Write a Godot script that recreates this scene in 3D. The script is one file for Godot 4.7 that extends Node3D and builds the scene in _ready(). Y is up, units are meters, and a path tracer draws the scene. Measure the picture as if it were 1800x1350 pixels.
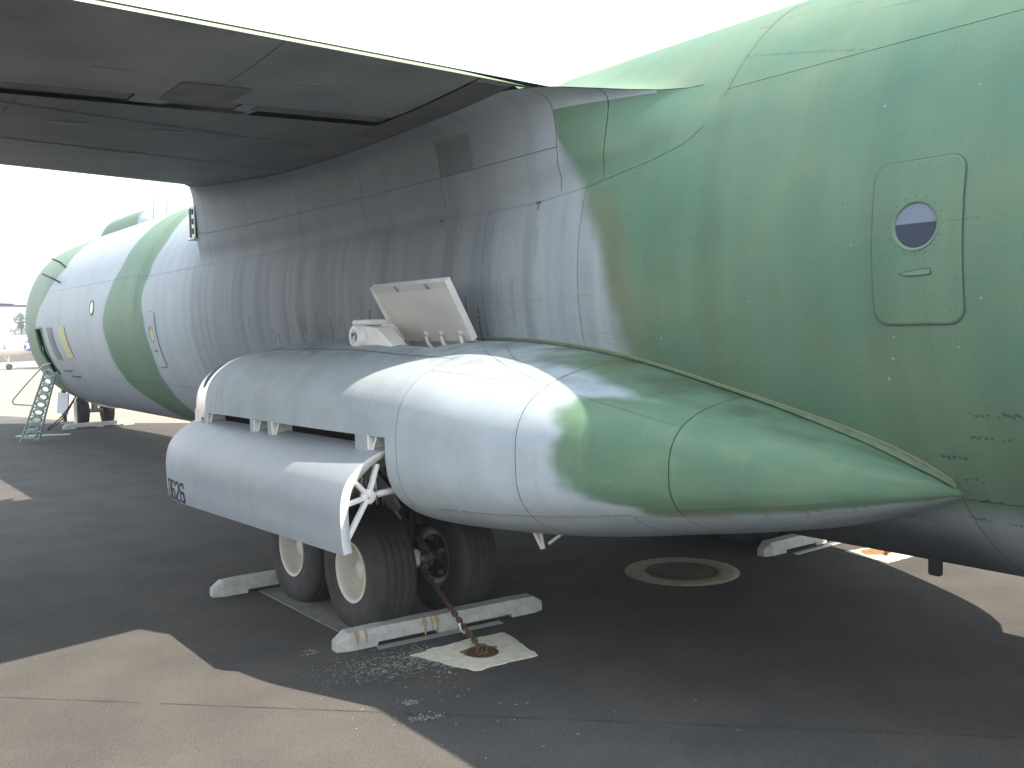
extends Node3D

const HC := 2.975
const RF := 2.16
var M := {}
var taken := {}
var plane: Node3D

# ------------------------------------------------------------------ small helpers
func lin(r: float, g: float, b: float) -> Color:
	return Color(r, g, b).linear_to_srgb()

func mat(key: String, c: Color, rough := 0.6, metal := 0.0) -> StandardMaterial3D:
	var m := StandardMaterial3D.new()
	m.albedo_color = c
	m.roughness = rough
	m.metallic = metal
	M[key] = m
	return m

func cv(tab: Array, z: float) -> float:   # smooth interpolation in a table of [z, value]
	var n := tab.size()
	if z <= tab[0][0]: return tab[0][1]
	if z >= tab[n - 1][0]: return tab[n - 1][1]
	var i := 0
	while z > tab[i + 1][0]: i += 1
	var t: float = (z - tab[i][0]) / (tab[i + 1][0] - tab[i][0])
	var d: float = tab[i + 1][0] - tab[i][0]
	var m0: float = (tab[i + 1][1] - tab[i][1]) / d
	var m1: float = m0
	if i > 0: m0 = (tab[i + 1][1] - tab[i - 1][1]) / (tab[i + 1][0] - tab[i - 1][0])
	if i < n - 2: m1 = (tab[i + 2][1] - tab[i][1]) / (tab[i + 2][0] - tab[i][0])
	var t2 := t * t
	var t3 := t2 * t
	return (2 * t3 - 3 * t2 + 1) * tab[i][1] + (t3 - 2 * t2 + t) * d * m0 + (3 * t2 - 2 * t3) * tab[i + 1][1] + (t3 - t2) * d * m1

func lerp_tab(tab: Array, z: float) -> float:
	var n := tab.size()
	if z <= tab[0][0]: return tab[0][1]
	for i in n - 1:
		if z <= tab[i + 1][0]:
			return lerpf(tab[i][1], tab[i + 1][1], (z - tab[i][0]) / (tab[i + 1][0] - tab[i][0]))
	return tab[n - 1][1]

func new_st() -> SurfaceTool:
	var st := SurfaceTool.new()
	st.begin(Mesh.PRIMITIVE_TRIANGLES)
	return st

func done(st: SurfaceTool) -> ArrayMesh:
	st.generate_normals()
	return st.commit()

func numbered(s: String) -> String:
	if not taken.has(s):
		taken[s] = 0
		return s
	taken[s] += 1
	return "%s_%03d" % [s, taken[s]]

func part(called: String, mesh: Mesh, m: Material, parent: Node3D, label := "") -> MeshInstance3D:
	var o := MeshInstance3D.new()
	o.mesh = mesh
	o.material_override = m
	o.name = called
	if label != "": o.set_meta("label", label)
	parent.add_child(o, true)
	return o

func put(called: String, st: SurfaceTool, m: Material, parent: Node3D, label := "") -> MeshInstance3D:
	return part(called, done(st), m, parent, label)

func thing(called: String, label: String, category: String, at := Vector3.ZERO, turn := 0.0, group := "") -> Node3D:
	var o := Node3D.new()
	o.name = numbered(called)
	o.position = at
	o.rotation.y = turn
	o.set_meta("label", label)
	o.set_meta("category", category)
	if group != "": o.set_meta("group", group)
	add_child(o)
	return o

func struct(called: String, mesh: Mesh, m: Material) -> MeshInstance3D:
	var o := part(numbered(called), mesh, m, self)
	o.set_meta("kind", "structure")
	return o

func tri(st: SurfaceTool, a: Vector3, b: Vector3, c: Vector3, away: Vector3) -> void:   # faces away from the point «away»
	if (b - a).cross(c - a).dot((a + b + c) / 3.0 - away) > 0:
		st.add_vertex(a); st.add_vertex(c); st.add_vertex(b)
	else:
		st.add_vertex(a); st.add_vertex(b); st.add_vertex(c)

func quad(st: SurfaceTool, a: Vector3, b: Vector3, c: Vector3, d: Vector3, away: Vector3) -> void:
	tri(st, a, b, c, away)
	tri(st, a, c, d, away)

func bx(st: SurfaceTool, xf: Transform3D, s: Vector3, b := 0.006) -> void:   # bevelled box
	st.set_smooth_group(-1)
	var h := s / 2.0
	b = minf(b, minf(h.x, minf(h.y, h.z)) * 0.45)
	var vt := func(a: int, sg: Vector3) -> Vector3:
		var p := Vector3((h.x - b) * sg.x, (h.y - b) * sg.y, (h.z - b) * sg.z)
		p[a] = h[a] * sg[a]
		return xf * p
	var c := xf.origin
	for a in 3:
		var u := (a + 1) % 3
		var v := (a + 2) % 3
		for s0 in [-1.0, 1.0]:
			var q: Array[Vector3] = []
			for k in [[-1.0, -1.0], [1.0, -1.0], [1.0, 1.0], [-1.0, 1.0]]:
				var g := Vector3.ZERO
				g[a] = s0; g[u] = k[0]; g[v] = k[1]
				q.append(vt.call(a, g))
			quad(st, q[0], q[1], q[2], q[3], c)
			for s1 in [-1.0, 1.0]:   # edge between faces a and u
				var g0 := Vector3.ZERO
				g0[a] = s0; g0[u] = s1; g0[v] = -1.0
				var g1 := g0
				g1[v] = 1.0
				quad(st, vt.call(a, g0), vt.call(a, g1), vt.call(u, g1), vt.call(u, g0), c)
	for sx in [-1.0, 1.0]:
		for sy in [-1.0, 1.0]:
			for sz in [-1.0, 1.0]:
				var g := Vector3(sx, sy, sz)
				tri(st, vt.call(0, g), vt.call(1, g), vt.call(2, g), c)

func at(p: Vector3, e := Vector3.ZERO) -> Transform3D:
	return Transform3D(Basis.from_euler(e), p)

func bar(st: SurfaceTool, a: Vector3, b: Vector3, w: float, t: float, up := Vector3.UP, bev := 0.004) -> void:   # square bar from a to b
	var y := (b - a).normalized()
	var x := y.cross(up)
	if x.length() < 0.01: x = y.cross(Vector3.RIGHT)
	x = x.normalized()
	bx(st, Transform3D(Basis(x, y, x.cross(y)), (a + b) / 2.0), Vector3(w, a.distance_to(b), t), bev)

func tube(st: SurfaceTool, pts: Array, r: float, n := 8, closed := false) -> void:
	st.set_smooth_group(1)
	var rings := []
	var cnt := pts.size()
	var up := Vector3(0.13, 0.97, 0.21).normalized()
	for i in cnt:
		var d: Vector3
		if closed:
			d = pts[(i + 1) % cnt] - pts[(i + cnt - 1) % cnt]
		else:
			d = pts[mini(i + 1, cnt - 1)] - pts[maxi(i - 1, 0)]
		d = d.normalized()
		var x := d.cross(up)
		if x.length() < 0.05: x = d.cross(Vector3(0.9, 0.1, 0.3))
		x = x.normalized()
		var y := x.cross(d)
		up = y
		var ring := []
		for k in n:
			var a := TAU * k / n
			ring.append(pts[i] + (x * cos(a) + y * sin(a)) * r)
		rings.append(ring)
	for i in (cnt if closed else cnt - 1):
		var c: Vector3 = (pts[i] + pts[(i + 1) % cnt]) / 2.0
		for k in n:
			quad(st, rings[i][k], rings[i][(k + 1) % n], rings[(i + 1) % cnt][(k + 1) % n], rings[(i + 1) % cnt][k], c)
	if not closed:
		st.set_smooth_group(-1)
		for e in [0, cnt - 1]:
			var inside: Vector3 = pts[1] if e == 0 else pts[cnt - 2]
			for k in n:
				tri(st, pts[e], rings[e][k], rings[e][(k + 1) % n], inside)

func lathe(st: SurfaceTool, xf: Transform3D, prof: Array, n := 32, sharp := 0.5) -> void:   # prof: [radius, along y]; a kink gets a new smooth group
	var grp := 2
	for i in prof.size() - 1:
		if i > 0:
			var d0 := Vector2(prof[i][0] - prof[i - 1][0], prof[i][1] - prof[i - 1][1]).normalized()
			var d1 := Vector2(prof[i + 1][0] - prof[i][0], prof[i + 1][1] - prof[i][1]).normalized()
			if d0.dot(d1) < sharp: grp += 1
		st.set_smooth_group(grp)
		var nrm := Vector2(prof[i + 1][1] - prof[i][1], -(prof[i + 1][0] - prof[i][0])).normalized()   # to the right of the profile's way: outwards when it runs up
		for k in n:
			var q := []
			for e in [[i, k], [i, k + 1], [i + 1, k + 1], [i + 1, k]]:
				var a: float = TAU * (e[1] % n) / n
				q.append(xf * Vector3(prof[e[0]][0] * cos(a), prof[e[0]][1], prof[e[0]][0] * sin(a)))
			var am := TAU * (k + 0.5) / n
			var out := Vector3(nrm.x * cos(am), nrm.y, nrm.x * sin(am))
			var mid: Vector3 = xf.affine_inverse() * ((q[0] + q[2]) / 2.0)
			quad(st, q[0], q[1], q[2], q[3], xf * (mid - out * 0.5))

func grid(st: SurfaceTool, us: Array, vs: Array, f: Callable, uvf = null) -> void:   # f(u, v, border) -> point
	st.set_smooth_group(1)
	var nu := us.size()
	var nv := vs.size()
	var p := []
	var w := []
	for j in nv:
		for i in nu:
			p.append(f.call(us[i], vs[j], i == 0 or i == nu - 1 or j == 0 or j == nv - 1))
			w.append(uvf.call(us[i], vs[j]) if uvf != null else Vector2(us[i], vs[j]))
	for j in nv - 1:
		for i in nu - 1:
			var a := j * nu + i
			for k in [a, a + 1, a + nu + 1, a, a + nu + 1, a + nu]:
				st.set_uv(w[k])
				st.add_vertex(p[k])

func span(a: float, b: float, step: float, edge := 0.0) -> Array:   # values from a to b, with a support value «edge» inside each end
	var o := [a]
	var n := maxi(1, int(ceil(absf(b - a) / step)))
	var e := edge * signf(b - a)
	if edge > 0: o.append(a + e)
	for i in range(1, n):
		o.append(lerpf(a, b, float(i) / n))
	if edge > 0: o.append(b - e)
	o.append(b)
	return o

# ------------------------------------------------------------------ painting
class Canvas:
	var w: int
	var h: int
	var d: PackedByteArray
	func _init(a: int, b: int) -> void:
		w = a; h = b
		d = PackedByteArray()
		d.resize(w * h * 3)
	func blend(x: int, y: int, c: Color, k: float) -> void:
		if x < 0 or y < 0 or x >= w or y >= h: return
		var i := (y * w + x) * 3
		d[i] = int(lerpf(d[i], c.r * 255, k))
		d[i + 1] = int(lerpf(d[i + 1], c.g * 255, k))
		d[i + 2] = int(lerpf(d[i + 2], c.b * 255, k))
	func dot(x: float, y: float, r: float, c: Color, k: float) -> void:
		var n := int(ceil(r))
		for b in range(-n, n + 1):
			for a in range(-n, n + 1):
				var q := sqrt(float(a * a + b * b)) / maxf(r, 0.5)
				if q < 1.0: blend(int(x) + a, int(y) + b, c, k * (1.0 - q * q))
	func line(x0: float, y0: float, x1: float, y1: float, r: float, c: Color, k: float, rng: RandomNumberGenerator, gaps := 0.0) -> void:
		var n := int(Vector2(x1 - x0, y1 - y0).length() / maxf(0.7, r * 0.6)) + 1
		for i in n + 1:
			if rng.randf() < gaps: continue
			var t := float(i) / n
			dot(lerpf(x0, x1, t), lerpf(y0, y1, t), r, c, k * rng.randf_range(0.6, 1.0))
	func tex() -> ImageTexture:
		return ImageTexture.create_from_image(Image.create_from_data(w, h, false, Image.FORMAT_RGB8, d))

func noise(w: int, h: int, freq: float, oct := 4, sd := 1) -> PackedByteArray:
	var n := FastNoiseLite.new()
	n.seed = sd
	n.frequency = freq
	n.fractal_octaves = oct
	var im := n.get_image(w, h)
	im.convert(Image.FORMAT_L8)
	return im.get_data()

func bump_tex(w: int, freq: float, oct: int, sd: int, strength: float) -> ImageTexture:
	var n := FastNoiseLite.new()
	n.seed = sd
	n.frequency = freq
	n.fractal_octaves = oct
	var im := n.get_seamless_image(w, w)
	im.convert(Image.FORMAT_L8)
	im.bump_map_to_normal_map(strength)
	return ImageTexture.create_from_image(im)

const GREY := Color(0.35, 0.388, 0.41)
const GREEN := Color(0.129, 0.214, 0.143)

# where the paint turns green along the fuselage, as [y, z]
const AFT_EDGE := [[0.8, 5.4], [1.3, 5.2], [1.5, 3.2], [2.4, 2.74], [2.81, 2.62], [3.2, 2.47], [3.6, 2.28], [3.8, 2.12], [3.97, 2.0], [4.1, 1.955], [4.46, 1.955], [4.5, 1.0], [5.2, 0.6]]
const BAND_L := [[1.0, -10.5], [1.39, -10.75], [1.69, -11.2], [2.28, -11.3], [2.85, -11.26], [3.22, -11.1], [3.83, -10.6], [4.55, -10.5], [5.2, -10.5]]
const BAND_R := [[1.0, -8.9], [1.48, -8.85], [2.3, -8.72], [2.81, -8.7], [3.24, -8.79], [3.65, -8.7], [4.17, -8.45], [4.68, -8.6], [5.2, -8.6]]
const NOSE_EDGE := [[0.8, -18.4], [1.47, -17.8], [1.84, -17.35], [2.47, -17.6], [2.95, -17.4], [3.32, -16.9], [4.16, -15.6], [4.89, -15.9], [5.2, -16]]

func paint_fuselage(w: int, h: int, z0: float, z1: float, sd: int) -> Canvas:
	var c := Canvas.new(w, h)
	var n1 := noise(w / 4, h / 4, 0.025, 4, sd)
	var n2 := noise(w, h, 0.22, 3, sd + 1)
	var ns := noise(w, 64, 0.02, 5, sd + 2)
	var k := 0
	var pz := (z1 - z0) / w
	for j in h:
		var th := PI * (j + 0.5) / h
		var y := HC + RF * cos(th)
		var ea := lerp_tab(AFT_EDGE, y)
		var bl := lerp_tab(BAND_L, y)
		var br := lerp_tab(BAND_R, y)
		var ne := lerp_tab(NOSE_EDGE, y)
		var belly := 0.7 * smoothstep(1.5, 1.15, y)  # underside shading painted into the belly colour, together with oily dirt
		var patchy := smoothstep(3.97, 4.0, y) * smoothstep(4.32, 4.28, y)
		var low := clampf((1.55 - y) / 0.15, 0, 1)
		var calm := smoothstep(4.1, 3.9, y)
		var soft := lerpf(0.008, 0.1, calm)
		var dirty := clampf((3.65 - y) / 0.3, 0, 1) * clampf((y - 1.2) / 1.5, 0.2, 1)
		for i in w:
			var z := z0 + (i + 0.5) * pz
			var a := n1[(j / 4) * (w / 4) + i / 4] / 255.0 - 0.5
			var f := n2[k] / 255.0 - 0.5
			var s := ns[(j * 63 / h / 3) * w + i] / 255.0 + a * 0.4
			var zz := z + a * 0.22 * calm
			var lip := y > 4.285 and y < 4.45 and z > 1.9 and z < 2.78
			var g := maxf(smoothstep(-soft, soft, zz - ea) * (1.0 - low * smoothstep(4.4, 4.9, zz)), maxf(smoothstep(-0.07, 0.07, zz - bl) * smoothstep(0.07, -0.07, zz - br), smoothstep(0.07, -0.07, zz - ne)))
			if lip: g = 0.0
			var panel := patchy * smoothstep(0.29, 0.30, z) * smoothstep(0.86, 0.80, z) * 0.3
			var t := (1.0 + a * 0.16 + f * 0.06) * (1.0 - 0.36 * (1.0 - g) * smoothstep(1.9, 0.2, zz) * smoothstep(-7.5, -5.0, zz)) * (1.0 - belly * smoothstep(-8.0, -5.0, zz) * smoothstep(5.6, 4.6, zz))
			t *= 1.0 - panel
			var run := dirty * smoothstep(-7.2, -6.0, z)
			var st := smoothstep(0.46, 0.72, s)
			t *= 1.0 - st * (0.11 * run * (1.0 - g) + 0.06)
			t *= 1.0 + smoothstep(0.44, 0.25, s) * 0.09 * run * (1.0 - g * 0.7)
			# brown grime where the paint meets the pod
			var grime := smoothstep(0.9, 0.0, absf(z + 2.6)) * smoothstep(3.0, 2.5, y) * 0.55 * clampf(a * 3 + 0.6, 0, 1) * smoothstep(0.35, 0.6, s)
			# olive stain trailing down the green edge
			var ol := smoothstep(0.28, 0.0, absf(zz - ea - 0.12)) * smoothstep(3.75, 3.4, y) * smoothstep(2.0, 2.9, y) * 0.5
			var r := lerpf(GREY.r, GREEN.r + a * 0.05, g)
			var gg := lerpf(GREY.g, GREEN.g + a * 0.01, g)
			var b := lerpf(GREY.b, GREEN.b, g)
			var m := maxf(grime, ol)
			r = lerpf(r, 0.19, m) * t
			gg = lerpf(gg, 0.175, m) * t
			b = lerpf(b, 0.10, m) * t
			c.d[k * 3] = int(clampf(pow(r, 0.4545), 0, 1) * 255)
			c.d[k * 3 + 1] = int(clampf(pow(gg, 0.4545), 0, 1) * 255)
			c.d[k * 3 + 2] = int(clampf(pow(b, 0.4545), 0, 1) * 255)
			k += 1
	return c

func fus_xy(c: Canvas, z: float, y: float, z0: float, z1: float) -> Vector2:
	return Vector2((z - z0) / (z1 - z0) * c.w, acos(clampf((y - HC) / RF, -1, 1)) / PI * c.h)

func paint_pod(w: int, h: int) -> ImageTexture:
	var c := Canvas.new(w, h)
	var rng := RandomNumberGenerator.new()
	rng.seed = 77
	var n1 := noise(w / 2, h / 2, 0.02, 4, 31)
	var n2 := noise(w, h, 0.2, 3, 32)
	var edge := [[0.0, 2.2], [0.14, 2.35], [0.24, 3.25], [0.30, 2.98], [0.36, 2.95], [0.46, 3.0], [0.54, 3.08], [0.58, 3.2], [0.63, 3.5], [1.0, 3.6]]
	var k := 0
	for j in h:
		var s := (j + 0.5) / h
		var e := cv(edge, s)
		var low := 0.0
		for i in w:
			var z := -4.7 + 9.75 * (i + 0.5) / w
			var a := n1[(j / 2) * (w / 2) + i / 2] / 255.0 - 0.5
			var f := n2[k] / 255.0 - 0.5
			var wide := 0.09 + 0.25 * smoothstep(0.3, 0.2, s)
			var sb := s + 0.012 * smoothstep(3.5, 4.8, z)
			low = smoothstep(0.635, 0.685, sb)
			var g := smoothstep(-wide, wide, z + a * 0.2 - e) * (1.0 - low * smoothstep(-0.3, 0.1, a * 0.6 + 0.25))
			var t := 1.0 + a * 0.2 + f * 0.05
			var olive := smoothstep(0.22, 0.06, s + a * 0.1) * smoothstep(1.6, 2.2, z) * smoothstep(3.6, 2.6, z) * 0.6
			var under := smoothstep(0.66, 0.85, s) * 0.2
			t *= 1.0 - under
			t *= 1.0 - clampf(0.16 + a * 0.9, 0.0, 0.4) * smoothstep(0.33, 0.2, s)   # patchy grime on top, also painted darker to temper the sunlit highlight
			var moss := smoothstep(0.6, 0.63, sb) * smoothstep(0.74, 0.64, sb) * smoothstep(3.2, 3.8, z) * clampf(a * 5.0 - 0.3, 0, 0.6)
			var m := maxf(olive * clampf(a * 2 + 0.75, 0.2, 1), moss)
			var r := lerpf(lerpf(GREY.r * 1.15, GREEN.r * 0.97 + a * 0.03, g), 0.17, m) * t
			var gg := lerpf(lerpf(GREY.g * 1.17, GREEN.g * 0.98, g), 0.17, m) * t
			var b := lerpf(lerpf(GREY.b * 1.18, GREEN.b * 0.95, g), 0.075, m) * t
			c.d[k * 3] = int(clampf(pow(r, 0.4545), 0, 1) * 255)
			c.d[k * 3 + 1] = int(clampf(pow(gg, 0.4545), 0, 1) * 255)
			c.d[k * 3 + 2] = int(clampf(pow(b, 0.4545), 0, 1) * 255)
			k += 1
	var X := func(z: float) -> float: return (z + 4.7) / 9.75 * w
	var olv := lin(0.16, 0.16, 0.06)
	var drk := lin(0.07, 0.075, 0.07)
	# grime along the seams
	c.line(X.call(1.95), 0.652 * h, X.call(3.4), 0.652 * h, 2.5, olv, 0.5, rng, 0.15)
	c.line(X.call(3.5), 0.634 * h, X.call(4.6), 0.60 * h, 2.0, olv, 0.5, rng, 0.1)
	c.line(X.call(3.7), 0.33 * h, X.call(3.7), 0.64 * h, 1.6, olv, 0.18, rng, 0.2)
	c.line(X.call(2.72), 0.0, X.call(2.72), 0.24 * h, 4.0, olv, 0.3, rng, 0.2)
	c.line(X.call(1.6), 0.1 * h, X.call(2.72), 0.26 * h, 2.5, olv, 0.35, rng, 0.3)
	c.line(X.call(0.9), 0.035 * h, X.call(4.9), 0.035 * h, 5.0, olv, 0.3, rng, 0.3)
	c.line(X.call(-2.0), 0.216 * h, X.call(1.45), 0.214 * h, 3.5, lin(0.17, 0.18, 0.2), 0.7, rng, 0.06)
	c.line(X.call(1.45), 0.214 * h, X.call(1.5), 0.05 * h, 2.5, lin(0.17, 0.18, 0.19), 0.5, rng, 0.1)
	for i in 10:   # moss running down from the lower seam
		var x: float = X.call(rng.randf_range(4.0, 4.9))
		var y0 := h * rng.randf_range(0.615, 0.645)
		c.line(x, y0, x + rng.randf_range(-4, 4), y0 + h * rng.randf_range(0.02, 0.07), rng.randf_range(1.5, 3.5), olv, 0.28, rng, 0.2)
	for q in [[1.62, 0.15, 0.64], [2.72, 0.02, 0.98], [3.7, 0.02, 0.98]]:   # rivets each side of the ring seams
		for e in 90:
			var sv := lerpf(q[1], q[2], e / 89.0)
			for sg in [-4.0, 4.0]:
				if rng.randf() < 0.6: c.dot(X.call(q[0]) + sg, sv * h, 0.9, drk, rng.randf_range(0.08, 0.3))
	for i in 70:   # faint runs down the sides
		var x: float = X.call(rng.randf_range(-2.2, 4.6))
		var y0 := h * rng.randf_range(0.22, 0.5)
		c.line(x, y0, x + rng.randf_range(-5, 5), y0 + h * rng.randf_range(0.05, 0.2), rng.randf_range(2.0, 7.0), lin(0.16, 0.17, 0.13) if rng.randf() < 0.5 else lin(0.5, 0.52, 0.5), 0.04, rng, 0.2)
	for i in 60:
		c.dot(X.call(rng.randf_range(-2.0, 4.8)), h * rng.randf_range(0.2, 0.66), rng.randf_range(0.6, 1.3), drk if rng.randf() < 0.75 else Color(0.9, 0.92, 0.9), 0.5)
	for i in 24:
		c.dot(X.call(rng.randf_range(1.5, 2.7)), h * rng.randf_range(0.262, 0.285), 1.5, Color(0.93, 0.93, 0.92) if rng.randf() < 0.4 else olv, 0.5)
	return c.tex()

func paint_noisy(w: int, base: Color, freq: float, amp: float, fine: float, sd: int, tint := 0.0) -> ImageTexture:   # seamless mottled surface; base in linear values
	var a := FastNoiseLite.new()
	a.seed = sd
	a.frequency = freq
	a.fractal_octaves = 5
	var im := a.get_seamless_image(w, w)
	im.convert(Image.FORMAT_L8)
	var n1 := im.get_data()
	a.seed = sd + 5
	a.frequency = 0.35
	a.fractal_octaves = 2
	im = a.get_seamless_image(w, w)
	im.convert(Image.FORMAT_L8)
	var n2 := im.get_data()
	var rng := RandomNumberGenerator.new()
	rng.seed = sd
	var c := Canvas.new(w, w)
	for k in w * w:
		var p := n1[k] / 255.0 - 0.5
		var t := maxf(0.1, 1.0 + p * amp + (n2[k] / 255.0 - 0.5) * fine + (rng.randf() - 0.5) * fine * 0.8)
		c.d[k * 3] = int(clampf(pow(base.r * t * (1.0 + p * tint), 0.4545), 0, 1) * 255)
		c.d[k * 3 + 1] = int(clampf(pow(base.g * t, 0.4545), 0, 1) * 255)
		c.d[k * 3 + 2] = int(clampf(pow(base.b * t * (1.0 - p * tint), 0.4545), 0, 1) * 255)
	return c.tex()

func worldtex(key: String, t: Texture2D, metres: float, rough: float, nrm: Texture2D = null, ns := 0.5) -> StandardMaterial3D:
	var m := mat(key, Color.WHITE, rough)
	m.albedo_texture = t
	m.uv1_triplanar = true
	m.uv1_world_triplanar = true
	m.uv1_scale = Vector3.ONE / metres
	if nrm:
		m.normal_enabled = true
		m.normal_texture = nrm
		m.normal_scale = ns
	return m

func make_materials() -> void:
	var rng := RandomNumberGenerator.new()
	rng.seed = 5
	# fuselage, middle stretch
	var z0 := -9.5
	var z1 := 6.5
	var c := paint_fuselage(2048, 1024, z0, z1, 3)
	var drk := lin(0.05, 0.05, 0.05)
	var rust := lin(0.17, 0.10, 0.05)
	for i in 150:   # rows of rivets whose paint has worn
		var z := rng.randf_range(2.4, 5.6)
		var y := snappedf(rng.randf_range(1.5, 4.4), 0.155)
		var n := rng.randi_range(3, 9)
		for r in rng.randi_range(1, 2):
			for q in n:
				if rng.randf() < 0.3: continue
				var p := fus_xy(c, z + q * 0.035, y - r * 0.04, z0, z1)
				c.dot(p.x, p.y, 0.9, drk, rng.randf_range(0.08, 0.42))
	for i in 22:   # hoop and stringer lines showing faintly through the paint
		var z := 2.5 + i * 0.508 if i < 8 else 0.0
		if i < 8:
			var a := fus_xy(c, z, 4.4, z0, z1)
			var b := fus_xy(c, z, 1.2, z0, z1)
			c.line(a.x, a.y, b.x, b.y, 1.0, drk, 0.10, rng, 0.45)
		else:
			var y := 1.4 + (i - 8) * 0.22
			var a := fus_xy(c, 2.3, y, z0, z1)
			var b := fus_xy(c, 6.4, y, z0, z1)
			c.line(a.x, a.y, b.x, b.y, 0.9, drk, 0.08, rng, 0.55)
	for i in 90:   # faded and greyed patches in the green, drawn out downwards
		var p := fus_xy(c, rng.randf_range(2.2, 6.3), rng.randf_range(1.4, 4.6), z0, z1)
		var r := rng.randf_range(6.0, 22.0)
		c.line(p.x, p.y, p.x + rng.randf_range(-4, 4), p.y + rng.randf_range(10, 120), r, lin(0.2, 0.27, 0.19) if rng.randf() < 0.55 else lin(0.13, 0.17, 0.09), 0.025, rng, 0.3)
	for i in 34:   # bare black rivets low down aft
		var z := rng.randf_range(4.95, 6.0)
		var y := snappedf(rng.randf_range(1.35, 2.15), 0.13)
		for q in rng.randi_range(2, 6):
			var p := fus_xy(c, z + q * 0.032, y + rng.randf_range(-0.01, 0.01), z0, z1)
			c.dot(p.x, p.y, rng.randf_range(1.0, 1.9), drk, 0.75)
	for i in 22:   # rivets on the grey behind the pod
		var z := rng.randf_range(0.9, 2.5)
		var y := rng.randf_range(2.45, 2.9)
		for q in rng.randi_range(3, 7):
			var p := fus_xy(c, z + q * 0.033, y, z0, z1)
			c.dot(p.x, p.y, 1.0, drk, 0.45)
	for i in 34:   # black runs and scratches above the pod
		var z := rng.randf_range(-4.6, 1.2)
		var y := rng.randf_range(2.5, 2.95)
		var a := fus_xy(c, z, y, z0, z1)
		var b := fus_xy(c, z + rng.randf_range(-0.03, 0.03), y - rng.randf_range(0.05, 0.35), z0, z1)
		c.line(a.x, a.y, b.x, b.y, rng.randf_range(0.8, 1.8), drk, 0.6, rng, 0.25)
	for i in 60:   # pale runs and dark runs below the fairing seam
		var z := rng.randf_range(-6.2, 2.1)
		var y := rng.randf_range(3.0, 3.58)
		var a := fus_xy(c, z, y, z0, z1)
		var b := fus_xy(c, z, y - rng.randf_range(0.2, 0.9), z0, z1)
		c.line(a.x, a.y, b.x, b.y, rng.randf_range(1.5, 5.0), lin(0.5, 0.52, 0.55) if rng.randf() < 0.4 else lin(0.14, 0.145, 0.15), 0.10, rng, 0.1)
	for zz in [0.26, 1.69]:   # rust where the fairing is bolted
		var a := fus_xy(c, zz, 3.6, z0, z1)
		c.line(a.x - 5, a.y, a.x + 3, a.y, 2.0, rust, 0.9, rng, 0.1)
		c.line(a.x, a.y, a.x, a.y + 10, 1.6, rust, 0.7, rng, 0.2)
	for i in 13:   # white chips
		var p := fus_xy(c, rng.randf_range(2.3, 5.4), rng.randf_range(1.9, 4.2), z0, z1)
		c.dot(p.x, p.y, rng.randf_range(0.6, 1.3), Color(0.9, 0.92, 0.88), 0.7)
	for i in 40:
		var p := fus_xy(c, rng.randf_range(-9, 2.2), rng.randf_range(1.9, 4.2), z0, z1)
		c.dot(p.x, p.y, rng.randf_range(0.7, 1.6), drk, 0.5)
	for e in [[3.36, 4.44, 4.45, 4.2], [3.3, 4.75, 4.2, 4.62], [4.4, 4.5, 5.4, 4.38]]:   # old sealant
		var a := fus_xy(c, e[0], e[1], z0, z1)
		var b := fus_xy(c, e[2], e[3], z0, z1)
		c.line(a.x, a.y, b.x, b.y, 1.6, lin(0.07, 0.1, 0.08), 0.4, rng, 0.5)
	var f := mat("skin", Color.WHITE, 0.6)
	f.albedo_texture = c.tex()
	f.metallic_specular = 0.3
	var fr := mat("fairing_skin", Color.WHITE, 0.6)
	fr.albedo_texture = f.albedo_texture
	fr.metallic_specular = 0.3
	# nose
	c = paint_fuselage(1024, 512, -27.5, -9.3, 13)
	for i in 50:
		var p := fus_xy(c, rng.randf_range(-24, -9.5), rng.randf_range(1.2, 4.6), -27.5, -9.3)
		c.dot(p.x, p.y, 1.0, drk, 0.35)
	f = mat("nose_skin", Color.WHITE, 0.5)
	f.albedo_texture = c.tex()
	f.metallic_specular = 0.3
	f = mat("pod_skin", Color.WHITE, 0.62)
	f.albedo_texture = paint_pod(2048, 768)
	f.metallic_specular = 0.3
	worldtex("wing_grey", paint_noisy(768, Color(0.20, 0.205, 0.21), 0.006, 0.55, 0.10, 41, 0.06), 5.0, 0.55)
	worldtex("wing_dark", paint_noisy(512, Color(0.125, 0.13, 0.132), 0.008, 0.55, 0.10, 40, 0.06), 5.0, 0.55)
	worldtex("wing_olive", paint_noisy(256, Color(0.105, 0.105, 0.09), 0.02, 0.6, 0.1, 42, 0.1), 2.0, 0.6)
	worldtex("wing_stain", paint_noisy(256, Color(0.115, 0.115, 0.105), 0.02, 0.7, 0.1, 43, 0.1), 2.0, 0.6)
	worldtex("door_grey", paint_noisy(512, Color(0.345, 0.38, 0.415), 0.012, 0.16, 0.08, 45, 0.04), 2.2, 0.47)
	var grit := bump_tex(512, 0.16, 3, 21, 4.0)
	worldtex("asphalt", paint_noisy(1536, Color(0.090, 0.085, 0.0795), 0.0035, 0.30, 0.75, 47, 0.05), 6.0, 0.9, grit, 0.35)
	M.asphalt.metallic_specular = 0.15
	M.asphalt.normal_texture = bump_tex(1024, 0.42, 2, 22, 3.0)
	worldtex("apron", paint_noisy(512, Color(0.25, 0.215, 0.175), 0.01, 0.22, 0.1, 51, 0.05), 6.0, 0.9)
	worldtex("concrete", paint_noisy(768, Color(0.42, 0.425, 0.39), 0.015, 0.36, 0.22, 53, 0.1), 1.3, 0.85, grit, 0.5)
	worldtex("concrete_cream", paint_noisy(768, Color(0.74, 0.71, 0.575), 0.012, 0.3, 0.16, 55, 0.05), 1.1, 0.85, grit, 0.4)
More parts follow.
